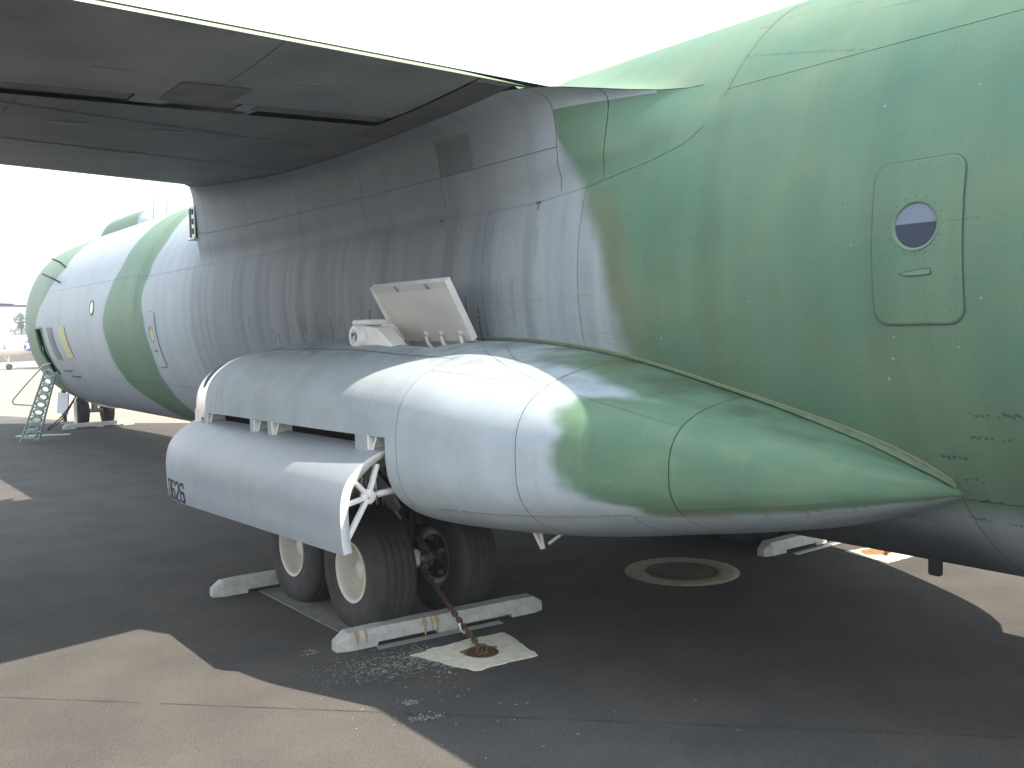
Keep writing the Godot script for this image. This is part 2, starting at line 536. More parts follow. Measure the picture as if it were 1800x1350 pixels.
	worldtex("concrete_dull", paint_noisy(512, Color(0.17, 0.165, 0.15), 0.012, 0.5, 0.25, 57, 0.1), 1.6, 0.9, grit, 0.5)
	worldtex("manhole_ring", paint_noisy(512, Color(0.34, 0.29, 0.21), 0.015, 0.5, 0.25, 59, 0.2), 1.2, 0.9, grit, 0.5)
	worldtex("rust", paint_noisy(256, Color(0.10, 0.05, 0.028), 0.03, 0.9, 0.5, 61, 0.3), 0.3, 0.85)
	worldtex("rust_stain", paint_noisy(256, Color(0.27, 0.15, 0.045), 0.03, 0.8, 0.3, 63, 0.3), 0.4, 0.9)
	worldtex("rust_pale", paint_noisy(256, Color(0.33, 0.25, 0.13), 0.05, 0.9, 0.3, 64, 0.35), 0.25, 0.9)
	worldtex("iron", paint_noisy(256, Color(0.078, 0.056, 0.04), 0.03, 0.7, 0.4, 65, 0.2), 0.5, 0.75)
	worldtex("rubber", paint_noisy(256, Color(0.027, 0.0265, 0.026), 0.015, 1.1, 0.3, 67), 0.8, 0.72)
	worldtex("rim", paint_noisy(256, Color(0.62, 0.585, 0.50), 0.012, 0.35, 0.08, 69, 0.2), 0.6, 0.5)
	worldtex("white_paint", paint_noisy(256, Color(0.80, 0.795, 0.765), 0.015, 0.14, 0.05, 71, 0.05), 0.8, 0.45)
	worldtex("lid_white", paint_noisy(256, Color(0.74, 0.72, 0.67), 0.012, 0.14, 0.05, 73, 0.06), 1.0, 0.5)
	mat("dark", lin(0.02, 0.02, 0.022), 0.7)
	mat("inner", lin(0.055, 0.06, 0.06), 0.8)
	mat("well", lin(0.10, 0.115, 0.095), 0.75)
	mat("chrome", lin(0.72, 0.73, 0.74), 0.18, 1.0)
	mat("polished", lin(0.80, 0.79, 0.76), 0.28, 1.0)
	mat("galvanised", lin(0.46, 0.47, 0.47), 0.45, 0.8)
	mat("steel", lin(0.30, 0.30, 0.31), 0.4, 0.9)
	mat("brake", lin(0.035, 0.032, 0.03), 0.5, 0.4)
	mat("grease", lin(0.03, 0.028, 0.025), 0.4, 0.2)
	mat("gasket", lin(0.075, 0.085, 0.10), 0.8)
	mat("sealant", lin(0.20, 0.185, 0.10), 0.8)
	worldtex("seal_green", paint_noisy(256, Color(0.095, 0.15, 0.085), 0.03, 0.7, 0.3, 75, 0.3), 0.5, 0.7)
	mat("black_print", lin(0.014, 0.015, 0.017), 0.7)
	mat("te_green", lin(0.16, 0.22, 0.13), 0.5)
	mat("plate_yellow", lin(0.45, 0.43, 0.24), 0.7)
	mat("plate_grey", lin(0.17, 0.17, 0.18), 0.6)
	mat("ladder_green", lin(0.22, 0.30, 0.285), 0.5, 0.2)
	mat("hatch_green", lin(0.115, 0.193, 0.133), 0.5)
	mat("handle_green", lin(0.15, 0.22, 0.15), 0.5)
	mat("blue_grey", lin(0.16, 0.185, 0.235), 0.7)
	mat("cabin_dark", lin(0.012, 0.014, 0.026), 0.8)
	mat("jet_white", lin(0.76, 0.76, 0.73), 0.4)
	mat("insignia_blue", lin(0.10, 0.10, 0.30), 0.6)
	mat("rotor_paint", lin(0.12, 0.11, 0.16), 0.6)
	mat("olive_drab", lin(0.10, 0.10, 0.07), 0.7)
	mat("canvas_yellow", lin(0.5, 0.5, 0.08), 0.6)
	mat("leaf", lin(0.09, 0.13, 0.055), 0.8)
	mat("bark", lin(0.09, 0.07, 0.05), 0.9)
	mat("hill", lin(0.07, 0.09, 0.10), 0.95)
	mat("grass", lin(0.20, 0.17, 0.09), 0.95)
	mat("joint", lin(0.045, 0.043, 0.04), 0.9)
	mat("splash", lin(0.36, 0.35, 0.31), 0.9)
	var gl := mat("pane", Color(0.75, 0.85, 0.95, 0.05), 0.02)
	gl.metallic_specular = 0.1
	gl.transparency = BaseMaterial3D.TRANSPARENCY_ALPHA

# ------------------------------------------------------------------ the aircraft's shape (port is -x, the nose is -z, metres)
func hw(z: float) -> float:
	if z < -16.0: return RF * maxf(0.0, 1.0 - pow((-16.0 - z) / 11.5, 1.8))
	if z > 9.0: return lerpf(RF, 0.5, smoothstep(9, 25, z))
	return RF
func top_y(z: float) -> float:
	if z < -20.0: return 2.6 + 2.535 * sqrt(maxf(0.0, 1.0 - pow((-20.0 - z) / 7.5, 2.0)))
	return HC + RF
func bot_y(z: float) -> float:
	if z < -18.0: return lerpf(2.4, HC - RF, sqrt(maxf(0.0, 1.0 - pow((-18.0 - z) / 9.5, 2.0))))
	if z > 9.0: return lerpf(HC - RF, 4.4, smoothstep(8, 25, z))
	return HC - RF
func fus(z: float, th: float, off := 0.0, side := -1.0) -> Vector3:
	var a := (top_y(z) - bot_y(z)) / 2.0
	return Vector3(side * (hw(z) + off) * sin(th), (top_y(z) + bot_y(z)) / 2.0 + (a + off) * cos(th), z)
func th_of(y: float) -> float:
	return acos(clampf((y - HC) / RF, -1, 1))
func fyz(z: float, y: float, off := 0.0) -> Vector3:   # a point on the port flank
	return fus(z, th_of(y), off)

const NEAR0 := -9.5
const NEAR1 := 6.5
func fus_panel(z0: float, z1: float, t0: float, t1: float, m := "skin", called := "fuselage_panel", off := 0.0) -> void:   # angles in degrees from the crown
	var st := new_st()
	var g := 0.0022
	var a0 := deg_to_rad(t0) + g / RF
	var a1 := deg_to_rad(t1) - g / RF
	var uz0 := NEAR0 if m == "skin" else -27.5
	var uz1 := NEAR1 if m == "skin" else -9.3
	grid(st, span(z0 + g, z1 - g, 0.35, 0.008), span(a0, a1, 0.06, 0.004),
		func(z, t, _b): return fus(z, t, off),
		func(z, t): return Vector2((z - uz0) / (uz1 - uz0), t / PI))
	put(called, st, M[m], plane)

func build_fuselage() -> void:
	# outer skin, port, in the panels whose seams show
	var zs := [-6.4, -5.2, -3.9, -2.75, -1.6, -0.3, 1.0, 2.25]
	for i in zs.size() - 1:
		fus_panel(zs[i], zs[i + 1], 62, 118)
		fus_panel(zs[i], zs[i + 1], 118, 180)
	fus_panel(-6.4, 2.25, 0, 30)
	for q in [[2.25, 9.0, 0, 30], [2.25, 9.0, 30, 56], [2.25, 9.0, 56, 131], [2.25, 4.98, 131, 180], [4.98, 9.0, 131, 180], [-9.3, -6.4, 0, 73.4], [-9.3, -6.4, 73.4, 124], [-9.3, -6.4, 124, 180]]:
		fus_panel(q[0], q[1], q[2], q[3])
	for q in [[-12.6, -9.3, 0, 72], [-12.6, -9.3, 72, 124], [-12.6, -9.3, 124, 180], [-16.0, -12.6, 0, 72], [-16.0, -12.6, 72, 180], [-16.6, -16.0, 0, 180], [-17.5, -16.6, 0, 93.4], [-17.5, -16.6, 124.5, 180], [-20.0, -17.5, 0, 180]]:
		fus_panel(q[0], q[1], q[2], q[3], "nose_skin")
	var st := new_st()
	grid(st, span(-27.5, -20.0, 0.25), span(0, PI, 0.06), func(z, t, _b): return fus(z, t), func(z, t): return Vector2((z + 27.5) / 18.2, t / PI))
	put("radome", st, M.nose_skin, plane)
	st = new_st()
	grid(st, span(-27.5, -9.3, 0.3), span(0, PI, 0.08), func(z, t, _b): return fus(z, t, 0.0, 1.0), func(z, t): return Vector2((z + 27.5) / 18.2, t / PI))
	put("starboard_nose_skin", st, M.nose_skin, plane)
	st = new_st()
	grid(st, span(-9.3, 9.0, 0.5), span(0, PI, 0.06), func(z, t, _b): return fus(z, t, 0.0, 1.0), func(z, t): return Vector2((z - NEAR0) / (NEAR1 - NEAR0), t / PI))
	put("starboard_skin", st, M.skin, plane)
	st = new_st()
	grid(st, span(9.0, 25.0, 0.5), span(0, TAU, 0.1), func(z, t, _b): return fus(z, t), func(z, t): return Vector2(0.9, 0.5))
	put("tail_cone", st, M.hatch_green, plane)
	st = new_st()
	grid(st, span(-16.4, 9.0, 0.5), span(0, PI, 0.06), func(z, t, _b): return fus(z, t, -0.014))
	put("hull_frame", st, M.inner, plane)
	# radio mast and blade under the belly, fairing and whip aerials on the crown
	st = new_st()
	bx(st, at(Vector3(-0.8, 0.92, 4.35)), Vector3(0.05, 0.14, 0.09), 0.015)
	put("drain_mast", st, M.dark, plane)
	st = new_st()
	grid(st, span(-19.6, -12.8, 0.15), span(0, PI, 0.2), func(z, t, _b):
		var k := smoothstep(-19.6, -17.6, z) * smoothstep(-12.8, -15.6, z)
		return Vector3(-0.4 * cos(t) * (0.35 + 0.65 * sqrt(k)), 5.0 + 0.56 * k * pow(sin(t), 0.7), z), func(z, t): return Vector2(0.62 if z < -14.9 else 0.75, 0.2))
	put("dorsal_fairing", st, M.nose_skin, plane)
	for q in [[-14.2, 0.55], [-13.3, 0.9]]:
		st = new_st()
		tube(st, [Vector3(-0.25, 5.1, q[0]), Vector3(-0.25, 5.12 + q[1], q[0] + 0.05)], 0.012, 6)
		put("whip_aerial", st, M.steel, plane)
	for q in [[-17.2, 4.38], [-16.9, 4.02]]:   # probes on the nose
		st = new_st()
		var a := fyz(q[0] + 1.6, q[1] - 0.2)
		var b := fyz(q[0] + 1.6, q[1] - 0.18, 0.16)
		tube(st, [a, b, fyz(q[0], q[1], 0.17)], 0.022, 6)
		put("pitot_probe", st, M.dark, plane)
	# crew door opening, door frame, cabin behind it
	st = new_st()
	bx(st, at(Vector3(-1.35, 2.3, -17.05)), Vector3(0.02, 1.5, 1.3), 0.0)
	put("crew_cabin_wall", st, M.well, plane)
	st = new_st()
	var ring := []
	for q in [[-17.48, 2.83], [-17.05, 2.84], [-16.62, 2.83], [-16.62, 2.3], [-16.62, 1.78], [-17.05, 1.77], [-17.48, 1.78], [-17.48, 2.3]]:
		ring.append(fyz(q[0], q[1], 0.01))
	tube(st, ring, 0.035, 6, true)
	put("crew_door_frame", st, M.nose_skin, plane)
	st = new_st()
	grid(st, span(-16.1, -15.62, 0.12), span(th_of(2.84), th_of(2.12), 0.05), func(z, t, _b): return fus(z + (t - 1.6) * 0.5, t, 0.012))
	put("emblem_plate", st, M.plate_grey, plane)
	st = new_st()
	grid(st, span(-15.98, -15.74, 0.12), span(th_of(2.62), th_of(2.36), 0.05), func(z, t, _b): return fus(z + (t - 1.6) * 0.5, t, 0.016))
	put("emblem_figure", st, M.blue_grey, plane)
	st = new_st()
	grid(st, span(-14.98, -14.4, 0.12), span(th_of(2.86), th_of(2.17), 0.05), func(z, t, _b): return fus(z + (t - 1.6) * 0.5, t, 0.012))
	put("yellow_plate", st, M.plate_yellow, plane)
	for q in [[-15.9, 1.86], [-15.5, 1.74]]:
		st = new_st()
		tube(st, [fyz(q[0], q[1], 0.015), fyz(q[0] + 0.75, q[1] + 0.015, 0.015)], 0.014, 6)
		put("step_slot", st, M.dark, plane)
	# round cabin window ahead of the green band
	port_window(-12.05, 3.17, 0.12)
	hatch(-8.62, -8.14, 2.99, 2.08, false)
	hatch(4.735, 5.245, 3.44, 2.565, true)

func port_window(z: float, y: float, r: float) -> void:
	var n := Vector3(-1, (y - HC) / RF, 0).normalized()
	var b := Basis(Vector3(0, 0, 1), n, Vector3(0, 0, 1).cross(n))
	var st := new_st()
	lathe(st, Transform3D(b, fyz(z, y, 0.0)), [[r + 0.03, -0.02], [r + 0.03, 0.012], [r, 0.014], [r - 0.01, -0.02]], 28)
	var rim := put("cabin_window", st, M.sealant, plane)
	st = new_st()
	lathe(st, Transform3D(b, fyz(z, y, 0.005)), [[0.0, 0.0], [r, 0.0]], 28)
	put("pane", st, M.white_paint, rim)

func rounded(z0: float, z1: float, y0: float, y1: float, r: float, n := 8) -> Array:
	var o := []
	for c in [[z1 - r, y1 - r, 0.0], [z0 + r, y1 - r, 0.5], [z0 + r, y0 + r, 1.0], [z1 - r, y0 + r, 1.5]]:
		for i in n + 1:
			var a: float = PI * (c[2] + 0.5 * i / n)
			o.append(Vector2(c[0] + cos(a) * r, c[1] + sin(a) * r))
	return o

func patch(st: SurfaceTool, outline: Array, off: float, hole := 0.0, hz := 0.0, hy := 0.0, flat := false) -> void:   # a curved sheet on the flank, inside an outline, with an optional round hole
	st.set_smooth_group(1)
	var fine := []
	for i in outline.size():
		var p0: Vector2 = outline[i]
		var p1: Vector2 = outline[(i + 1) % outline.size()]
		var m := maxi(1, int(p0.distance_to(p1) / 0.04))
		for e in m: fine.append(p0.lerp(p1, float(e) / m))
	outline = fine
	var n := outline.size()
	var c := Vector2(hz, hy)
	var rings := [0.0, 0.02, 0.04, 0.2, 0.4, 0.6, 0.8, 1.0]
	for i in n:
		for k in rings.size() - 1:
			var q := []
			for e in [[i, k], [i + 1, k], [i + 1, k + 1], [i, k + 1]]:
				var o: Vector2 = outline[e[0] % n]
				var inner := c + (o - c).normalized() * hole
				var p: Vector2 = o.lerp(inner, rings[e[1]])
				q.append(fyz(p.x, p.y, off - (0.006 if e[1] == 0 and not flat else 0.0)))
			for e in [0, 1, 2, 0, 2, 3]:
				st.set_uv(Vector2((q[e].z - NEAR0) / (NEAR1 - NEAR0), th_of(q[e].y) / PI))
				st.add_vertex(q[e])

func hatch(z0: float, z1: float, y1: float, y0: float, green: bool) -> void:
	var zc := (z0 + z1) / 2.0
	var wy := lerpf(y0, y1, 0.6)
	var wr := 0.12 if green else 0.108
	var st := new_st()
	patch(st, rounded(z0, z1, y0, y1, 0.085), 0.012, wr + 0.012, zc, wy)
	var o := put("escape_hatch", st, M.skin, plane, "green escape hatch with a round window" if green else "grey escape hatch with a round window")
	st = new_st()
	patch(st, rounded(z0 - 0.006, z1 + 0.006, y0 - 0.006, y1 + 0.006, 0.09), 0.003, wr + 0.012, zc, wy, true)
	put("gasket", st, M.gasket, o)
	var p := fyz(zc, wy, 0.0)
	var nrm := Vector3(-1, (wy - HC) / RF, 0).normalized()
	var b := Basis(Vector3(0, 0, 1), nrm, Vector3(0, 0, 1).cross(nrm))
	st = new_st()
	lathe(st, Transform3D(b, p), [[wr + 0.014, 0.0135], [wr + 0.004, 0.0135], [wr, 0.010], [wr - 0.003, 0.0]], 36)
	put("window_rim", st, M.hatch_green if green else M.sealant, o)
	st = new_st()
	lathe(st, Transform3D(b, p), [[0.0, 0.0075], [wr - 0.001, 0.0075]], 36)
	put("window_pane", st, M.pane if green else M.plate_yellow, o)
	if green:
		st = new_st()   # dark cabin behind the pane, its upper half covered in pale blue-grey
		st.set_smooth_group(-1)
		lathe(st, Transform3D(b, p), [[0.0, 0.0025], [wr, 0.0025]], 36)
		put("cabin_lining", st, M.cabin_dark, o)
		st = new_st()
		st.set_smooth_group(-1)
		var ctr := Vector3(0, 0, 0)
		var prev = null
		for i in 25:
			var a := deg_to_rad(6.0) + PI * i / 24.0 * (168.0 / 180.0)
			var q := Vector3(cos(a) * wr * 0.98, 0.0045, -sin(a) * wr * 0.98)
			if prev != null:
				tri(st, Transform3D(b, p) * Vector3(0, 0.0045, -sin(deg_to_rad(6.0)) * wr), Transform3D(b, p) * prev, Transform3D(b, p) * q, Vector3(0, 3, zc))
			prev = q
		put("window_upper_half", st, M.blue_grey, o)
	for i in 16:
		var a := TAU * i / 16.0
		st = new_st()
		lathe(st, Transform3D(b, fyz(zc + cos(a) * (wr + 0.035), wy + sin(a) * (wr + 0.035), 0.012)), [[0.004, 0.0], [0.004, 0.0015], [0.0, 0.002]], 8)
		put("screw", st, M.gasket, o)
	st = new_st()   # flush latch handle
	var hy := wy - 0.25 if green else lerpf(y0, y1, 0.3)
	var hz := zc
	patch(st, [Vector2(hz + 0.085, hy + 0.016), Vector2(hz + 0.04, hy + 0.016), Vector2(hz - 0.05, hy + 0.006), Vector2(hz - 0.085, hy), Vector2(hz - 0.05, hy - 0.012), Vector2(hz + 0.04, hy - 0.012), Vector2(hz + 0.085, hy - 0.008)], 0.018, 0.0, hz, hy)
	put("latch_handle", st, M.handle_green if green else M.sealant, o)
	st = new_st()
	patch(st, [Vector2(hz + 0.093, hy + 0.022), Vector2(hz + 0.04, hy + 0.022), Vector2(hz - 0.05, hy + 0.012), Vector2(hz - 0.095, hy), Vector2(hz - 0.05, hy - 0.018), Vector2(hz + 0.04, hy - 0.018), Vector2(hz + 0.093, hy - 0.014)], 0.0135, 0.0, hz, hy, true)
	put("latch_recess", st, M.gasket, o)

# ------------------------------------------------------------------ wing
const WROOT := [[-6.3, 4.98], [-6.2, 4.85], [-6.0, 4.74], [-5.5, 4.64], [-5.0, 4.58], [-4.42, 4.53], [-2.85, 4.42], [-1.7, 4.385], [-0.5, 4.39], [0.37, 4.41], [1.04, 4.43], [1.9, 4.48]]
func w_le(x: float) -> float: return -6.3 + 0.49 * (absf(x) - 2.07)
func w_te(x: float) -> float: return 1.8 + (0.15 * (absf(x) - 2.07) if absf(x) < 10.0 else 1.19 + 0.3 * (absf(x) - 10.0))
func w_low(x: float, z: float) -> float:
	var c := (z - w_le(x)) / (w_te(x) - w_le(x))
	var s := (w_te(x) - w_le(x)) / 8.1
	return 4.45 + (cv(WROOT, -6.3 + c * 8.1) - 4.45) * s - 0.035 * (absf(x) - 2.07)
func w_up(x: float, z: float) -> float:
	var c := clampf((z - w_le(x)) / (w_te(x) - w_le(x)), 0, 1)
	var s := (w_te(x) - w_le(x)) / 8.1
	var t := 0.62 * s * (sqrt(c) * 1.48 - c * 0.65 - c * c * 1.15 + c * c * c * 0.32)
	return lerpf(4.98 - 0.035 * (absf(x) - 2.07) - (1 - s) * 0.5, w_low(x, w_te(x)) + 0.032, c) + maxf(t, 0.0) + 0.12 * s * sin(PI * c)

func wing_sheet(called: String, x0: float, x1: float, za: Callable, zb: Callable, m: String, lift := 0.0, gap := 0.003, parent: Node3D = plane, label := "") -> Node3D:
	var st := new_st()
	grid(st, span(x0 - gap, x1 + gap, 0.5, 0.008), [0.0, 0.004, 0.03, 0.07, 0.13, 0.2, 0.3, 0.4, 0.5, 0.6, 0.7, 0.8, 0.9, 0.996, 1.0],
		func(x, c, _b):
			var z: float = lerpf(za.call(x) + gap, zb.call(x) - gap, c)
			return Vector3(x, w_low(x, z) + lift, z))
	return put(called, st, M[m], parent, label)

func build_wing() -> void:
	var slot := func(x: float) -> float: return 0.29 + 0.02 * (absf(x) - 2.76)
	var aft := func(x: float) -> float: return slot.call(x) + 0.10
	var vane := func(x: float) -> float: return slot.call(x) + 0.32
	# fixed lower skin
	var spar1 := func(x: float) -> float: return lerpf(w_le(x), w_te(x), 0.14)
	var spar2 := func(x: float) -> float: return slot.call(x) - 0.62
	for q in [[-2.0, -5.6], [-5.6, -11.0], [-11.0, -24.0]]:
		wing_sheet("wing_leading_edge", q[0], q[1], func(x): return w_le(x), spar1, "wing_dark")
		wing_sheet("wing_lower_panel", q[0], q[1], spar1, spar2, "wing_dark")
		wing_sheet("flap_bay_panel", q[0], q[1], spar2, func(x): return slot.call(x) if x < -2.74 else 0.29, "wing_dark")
	# inner edge of the flap bay, beside the fuselage
	wing_sheet("wing_root_panel", -2.0, -2.76, func(x): return 0.29, func(x): return w_te(x), "wing_grey")
	# flap sections: vane, nose stain, skin
	for q in [[-2.78, -4.42], [-4.42, -8.2], [-8.2, -13.0]]:
		wing_sheet("flap_skin", q[0], q[1], vane, func(x): return w_te(x), "wing_grey")
	for q in [[-2.78, -3.45], [-3.45, -3.98], [-3.98, -4.10], [-4.10, -4.62], [-4.62, -4.9], [-4.9, -5.9], [-5.9, -8.2], [-8.2, -13.0]]:
		var track: bool = absf(q[0] - q[1]) < 0.3
		wing_sheet("flap_track" if track else "flap_vane", q[0], q[1], aft, vane, "wing_grey" if track else "wing_olive", 0.0 if track else 0.012)
	wing_sheet("aileron_skin", -13.0, -24.0, aft, func(x): return w_te(x), "wing_grey")
	wing_sheet("oil_stain_plate", -4.2, -4.72, func(x): return vane.call(x) - 0.1, func(x): return vane.call(x) + 0.45, "wing_stain", -0.004)
	wing_sheet("flap_seal_strip", -2.44, -2.76, func(x): return -0.2, func(x): return w_te(x) - 0.1, "wing_olive", -0.004)
	# access covers and fastener rows below the wing
	for q in [[-3.1, 1.05, 0.22, 0.1], [-3.9, 1.35, 0.3, 0.09], [-5.2, 1.2, 0.26, 0.11], [-3.4, -0.55, 0.3, 0.12], [-4.3, -0.5, 0.3, 0.12], [-5.1, -0.45, 0.3, 0.12], [-3.3, -1.9, 0.24, 0.15], [-4.2, -1.8, 0.24, 0.15]]:
		var cover := new_st()
		cover.set_smooth_group(1)
		for e in 20:
			var pt := func(i: int, kk: float) -> Vector3:
				var an := TAU * i / 20.0
				var xx: float = q[0] + q[2] * 0.5 * kk * signf(cos(an)) * pow(absf(cos(an)), 0.5)
				var zz: float = q[1] + q[3] * 0.5 * kk * signf(sin(an)) * pow(absf(sin(an)), 0.5)
				return Vector3(xx, w_low(xx, zz) - (0.004 if kk < 1.0 else 0.0005), zz)
			tri(cover, Vector3(q[0], w_low(q[0], q[1]) - 0.004, q[1]), pt.call(e, 0.97), pt.call(e + 1, 0.97), Vector3(q[0], 9, q[1]))
			quad(cover, pt.call(e, 0.97), pt.call(e + 1, 0.97), pt.call(e + 1, 1.0), pt.call(e, 1.0), Vector3(q[0], 9, q[1]))
		put("access_cover", cover, M.wing_grey if q[1] > 0.0 else M.wing_dark, plane)
	var rv := new_st()
	rv.set_smooth_group(-1)
	for row in [[0.85, 0.16], [1.55, 0.14], [-0.2, 0.0], [-1.3, 0.12], [-2.9, 0.25]]:
		for e in 75:
			var xx := -2.85 - e * 0.055
			var zz: float = row[0] + row[1] * (absf(xx) - 2.8)
			var cc := Vector3(xx, w_low(xx, zz) - 0.0022, zz)
			for i in 6:
				tri(rv, cc, cc + Vector3(cos(TAU * i / 6.0), 0, sin(TAU * i / 6.0)) * 0.0055, cc + Vector3(cos(TAU * (i + 1) / 6.0), 0, sin(TAU * (i + 1) / 6.0)) * 0.0055, cc + Vector3(0, 1, 0))
	put("fastener_rows", rv, M.inner, plane).set_meta("kind", "stuff")
	# dark bay inside the slot
	var st := new_st()
	grid(st, span(-2.0, -24.0, 0.6), [0.0, 0.25, 0.5, 0.75, 1.0], func(x, c, _b):
		var z: float = lerpf(slot.call(x) - 0.15, aft.call(x) + 0.3, c)
		return Vector3(x, w_low(x, z) + 0.1, z))
	put("flap_bay", st, M.dark, plane)
	for z in [-0.9, -2.3, -4.4]:   # skin doublers: long thin straps under the wing box
		var zz: float = z
		wing_sheet("spar_strap", -2.6, -11.0, func(x): return zz + 0.3 * (absf(x) - 2.6), func(x): return zz + 0.08 + 0.3 * (absf(x) - 2.6), "wing_dark", -0.004)
	# upper skin and the blunt trailing edge that catches the sun
	st = new_st()
	grid(st, span(-1.6, -24.0, 0.6), span(0.0, 1.0, 0.05), func(x, c, _b):
		var z := lerpf(w_le(x), w_te(x), c * c * (3 - 2 * c) * 0.4 + c * 0.6)
		return Vector3(x, w_up(x, z), z))
	put("wing_upper_skin", st, M.hatch_green, plane)
	st = new_st()
	grid(st, span(-2.3, -24.0, 0.4), [0.0, 1.0], func(x, c, _b):
		return Vector3(x, w_low(x, w_te(x)) + 0.034 * c * smoothstep(-2.2, -3.2, x), w_te(x) - 0.012 * c + 0.001))
	put("trailing_edge_strip", st, M.te_green, plane)
	st = new_st()   # starboard wing, plain
	grid(st, span(1.6, 24.0, 0.8), span(0.0, 1.0, 0.05), func(x, c, _b): return Vector3(x, w_up(x, lerpf(w_le(x), w_te(x), c)), lerpf(w_le(x), w_te(x), c)))
	grid(st, span(1.6, 24.0, 0.8), span(0.0, 1.0, 0.05), func(x, c, _b): return Vector3(x, w_low(x, lerpf(w_le(x), w_te(x), c)), lerpf(w_le(x), w_te(x), c)))
	put("starboard_wing_skin", st, M.wing_grey, plane)

# fairing between wing and fuselage: v runs from its lower edge on the flank up to the wing
func fair_bottom(z: float) -> float: return lerp_tab([[-6.3, 3.59], [1.69, 3.60], [2.3, 3.66], [2.9, 3.76], [3.2, 3.84], [3.36, 3.97], [3.42, 4.2], [3.42, 4.6]], z)
func fair(z: float, v: float) -> Vector3:
	var yb := fair_bottom(z)
	var fl := 1.0 - smoothstep(1.75, 3.15, z)
	var yt := lerpf(4.27, 4.425, fl)
	var base := th_of(yb)
	var t := lerpf(base, th_of(maxf(yt, yb + 0.05)), v)
	var c := fus(z, t, 0.0025)
	var xo := lerp_tab([[0.0, -2.078], [0.35, -2.095], [0.6, -2.115], [0.78, -2.15], [0.88, -2.2], [0.94, -2.27], [1.0, -2.42]], v)
	var y := lerp_tab([[0.0, yb], [0.35, lerpf(yb, yt, 0.40)], [0.6, lerpf(yb, yt, 0.67)], [0.78, lerpf(yb, yt, 0.85)], [0.88, lerpf(yb, yt, 0.93)], [0.94, lerpf(yb, yt, 0.972)], [1.0, yt]], v)
	if z < 1.75: y += (w_low(-2.42, z) - 0.006 - yt) * v * v
	var f := Vector3(minf(lerpf(c.x - 0.001, xo, smoothstep(0.0, 0.3, v)), c.x), y, z)
	return c.lerp(f, fl)

func build_fairing() -> void:
	var uvf := func(z, v): 
		var p := fair(z, v)
		return Vector2((z - NEAR0) / (NEAR1 - NEAR0), th_of(p.y) / PI)
	var zs := [-6.2, -5.75, -4.3, -2.75, -1.2, 0.3, 1.95]
	for i in zs.size() - 1:
		for vv in [[0.0, 0.42], [0.42, 1.0]]:
			var st := new_st()
			grid(st, span(zs[i] + 0.003, zs[i + 1] - 0.003, 0.3, 0.008), span(vv[0] + 0.003, vv[1] - 0.003, 0.05, 0.008),
				func(z, v, _b): return fair(z, v), uvf)
			put("fairing_panel", st, M.fairing_skin, plane)
	for q in [[1.95, 2.42, 0.0, 1.0], [2.42, 3.42, 0.0, 1.0]]:
		var st := new_st()
		grid(st, span(q[0] + 0.003, q[1] - 0.003, 0.12, 0.008), span(q[2], q[3], 0.05, 0.008),
			func(z, v, _b): return fair(z, v), uvf)
		put("fairing_panel", st, M.fairing_skin, plane)
	var bk := new_st()
	grid(bk, span(-6.19, 3.4, 0.2), span(0.0, 1.0, 0.05), func(z, v, _b): return fair(z, v) + Vector3(0.012, 0.008 * v, 0))
	put("fairing_frame", bk, M.inner, plane)
	# upper fillet: from the lip at the wing's trailing edge up over the crown
	var st := new_st()
	grid(st, span(-5.0, 3.42, 0.12), span(0, 1, 0.05), func(z, v, _b):
		var lip := fair(z, 1.0)
		if z < 1.85: lip = Vector3(-2.42, w_up(-2.42, minf(z, w_te(-2.42))) - 0.01, z)
		lip.z = z
		if z > 3.0: lip = lip.lerp(fus(z, th_of(4.27), 0.0025), smoothstep(3.0, 3.4, z))
		var topp := fus(z, deg_to_rad(28), 0.0015)
		var c := fus(z, lerpf(th_of(4.27), deg_to_rad(28), v), 0.002)
		var k := 1.0 - smoothstep(1.9, 3.3, z)
		var f := lip.lerp(topp, v) + Vector3(0, -0.16 * sin(PI * v), 0)
		var o := c.lerp(f, (k if z > 1.85 else 1.0) * (1.0 - smoothstep(0.85, 1.0, v)))
		var rad := Vector2(o.x, o.y - HC).length()
		if rad < RF + 0.002:
			o.x *= (RF + 0.002) / rad
			o.y = HC + (o.y - HC) * (RF + 0.002) / rad
		return o,
		func(z, v): return Vector2((z - NEAR0) / (NEAR1 - NEAR0), lerpf(0.25, 0.16, v)))
	put("fillet_panel", st, M.fairing_skin, plane)
	# forward face of the fairing with the ram air intake
	st = new_st()
	grid(st, [0.0, 0.02, 0.5, 1.0], span(0.0, 1.0, 0.05), func(u, v, _b):
		var a := fair(-6.197, v)
		if v > 0.97: a.y = w_low(-2.42, -6.0)
		var yy := lerpf(3.59, 5.0, v)
		return a.lerp(Vector3(-1.4, yy, -6.22), u), func(u, v): return Vector2(0.2, 0.4))
	put("fairing_front", st, M.fairing_skin, plane)
	var fr := Node3D.new()
	fr.name = "air_intake"
	plane.add_child(fr)
	st = new_st()
	bx(st, at(Vector3(-2.0, 4.24, -6.33)), Vector3(0.24, 0.44, 0.26), 0.02)
	put("intake_duct", st, M.dark, fr)
	st = new_st()
	bx(st, at(Vector3(-2.135, 4.24, -6.21)), Vector3(0.02, 0.46, 0.12), 0.008)
	bx(st, at(Vector3(-2.0, 4.0, -6.33)), Vector3(0.29, 0.03, 0.3), 0.008)
	put("intake_frame", st, M.lid_white, fr)
	for i in 3:
		st = new_st()
		bx(st, at(Vector3(-2.148, 4.1 + 0.14 * i, -6.21)), Vector3(0.012, 0.08, 0.06), 0.004)
		put("intake_slot", st, M.dark, fr)

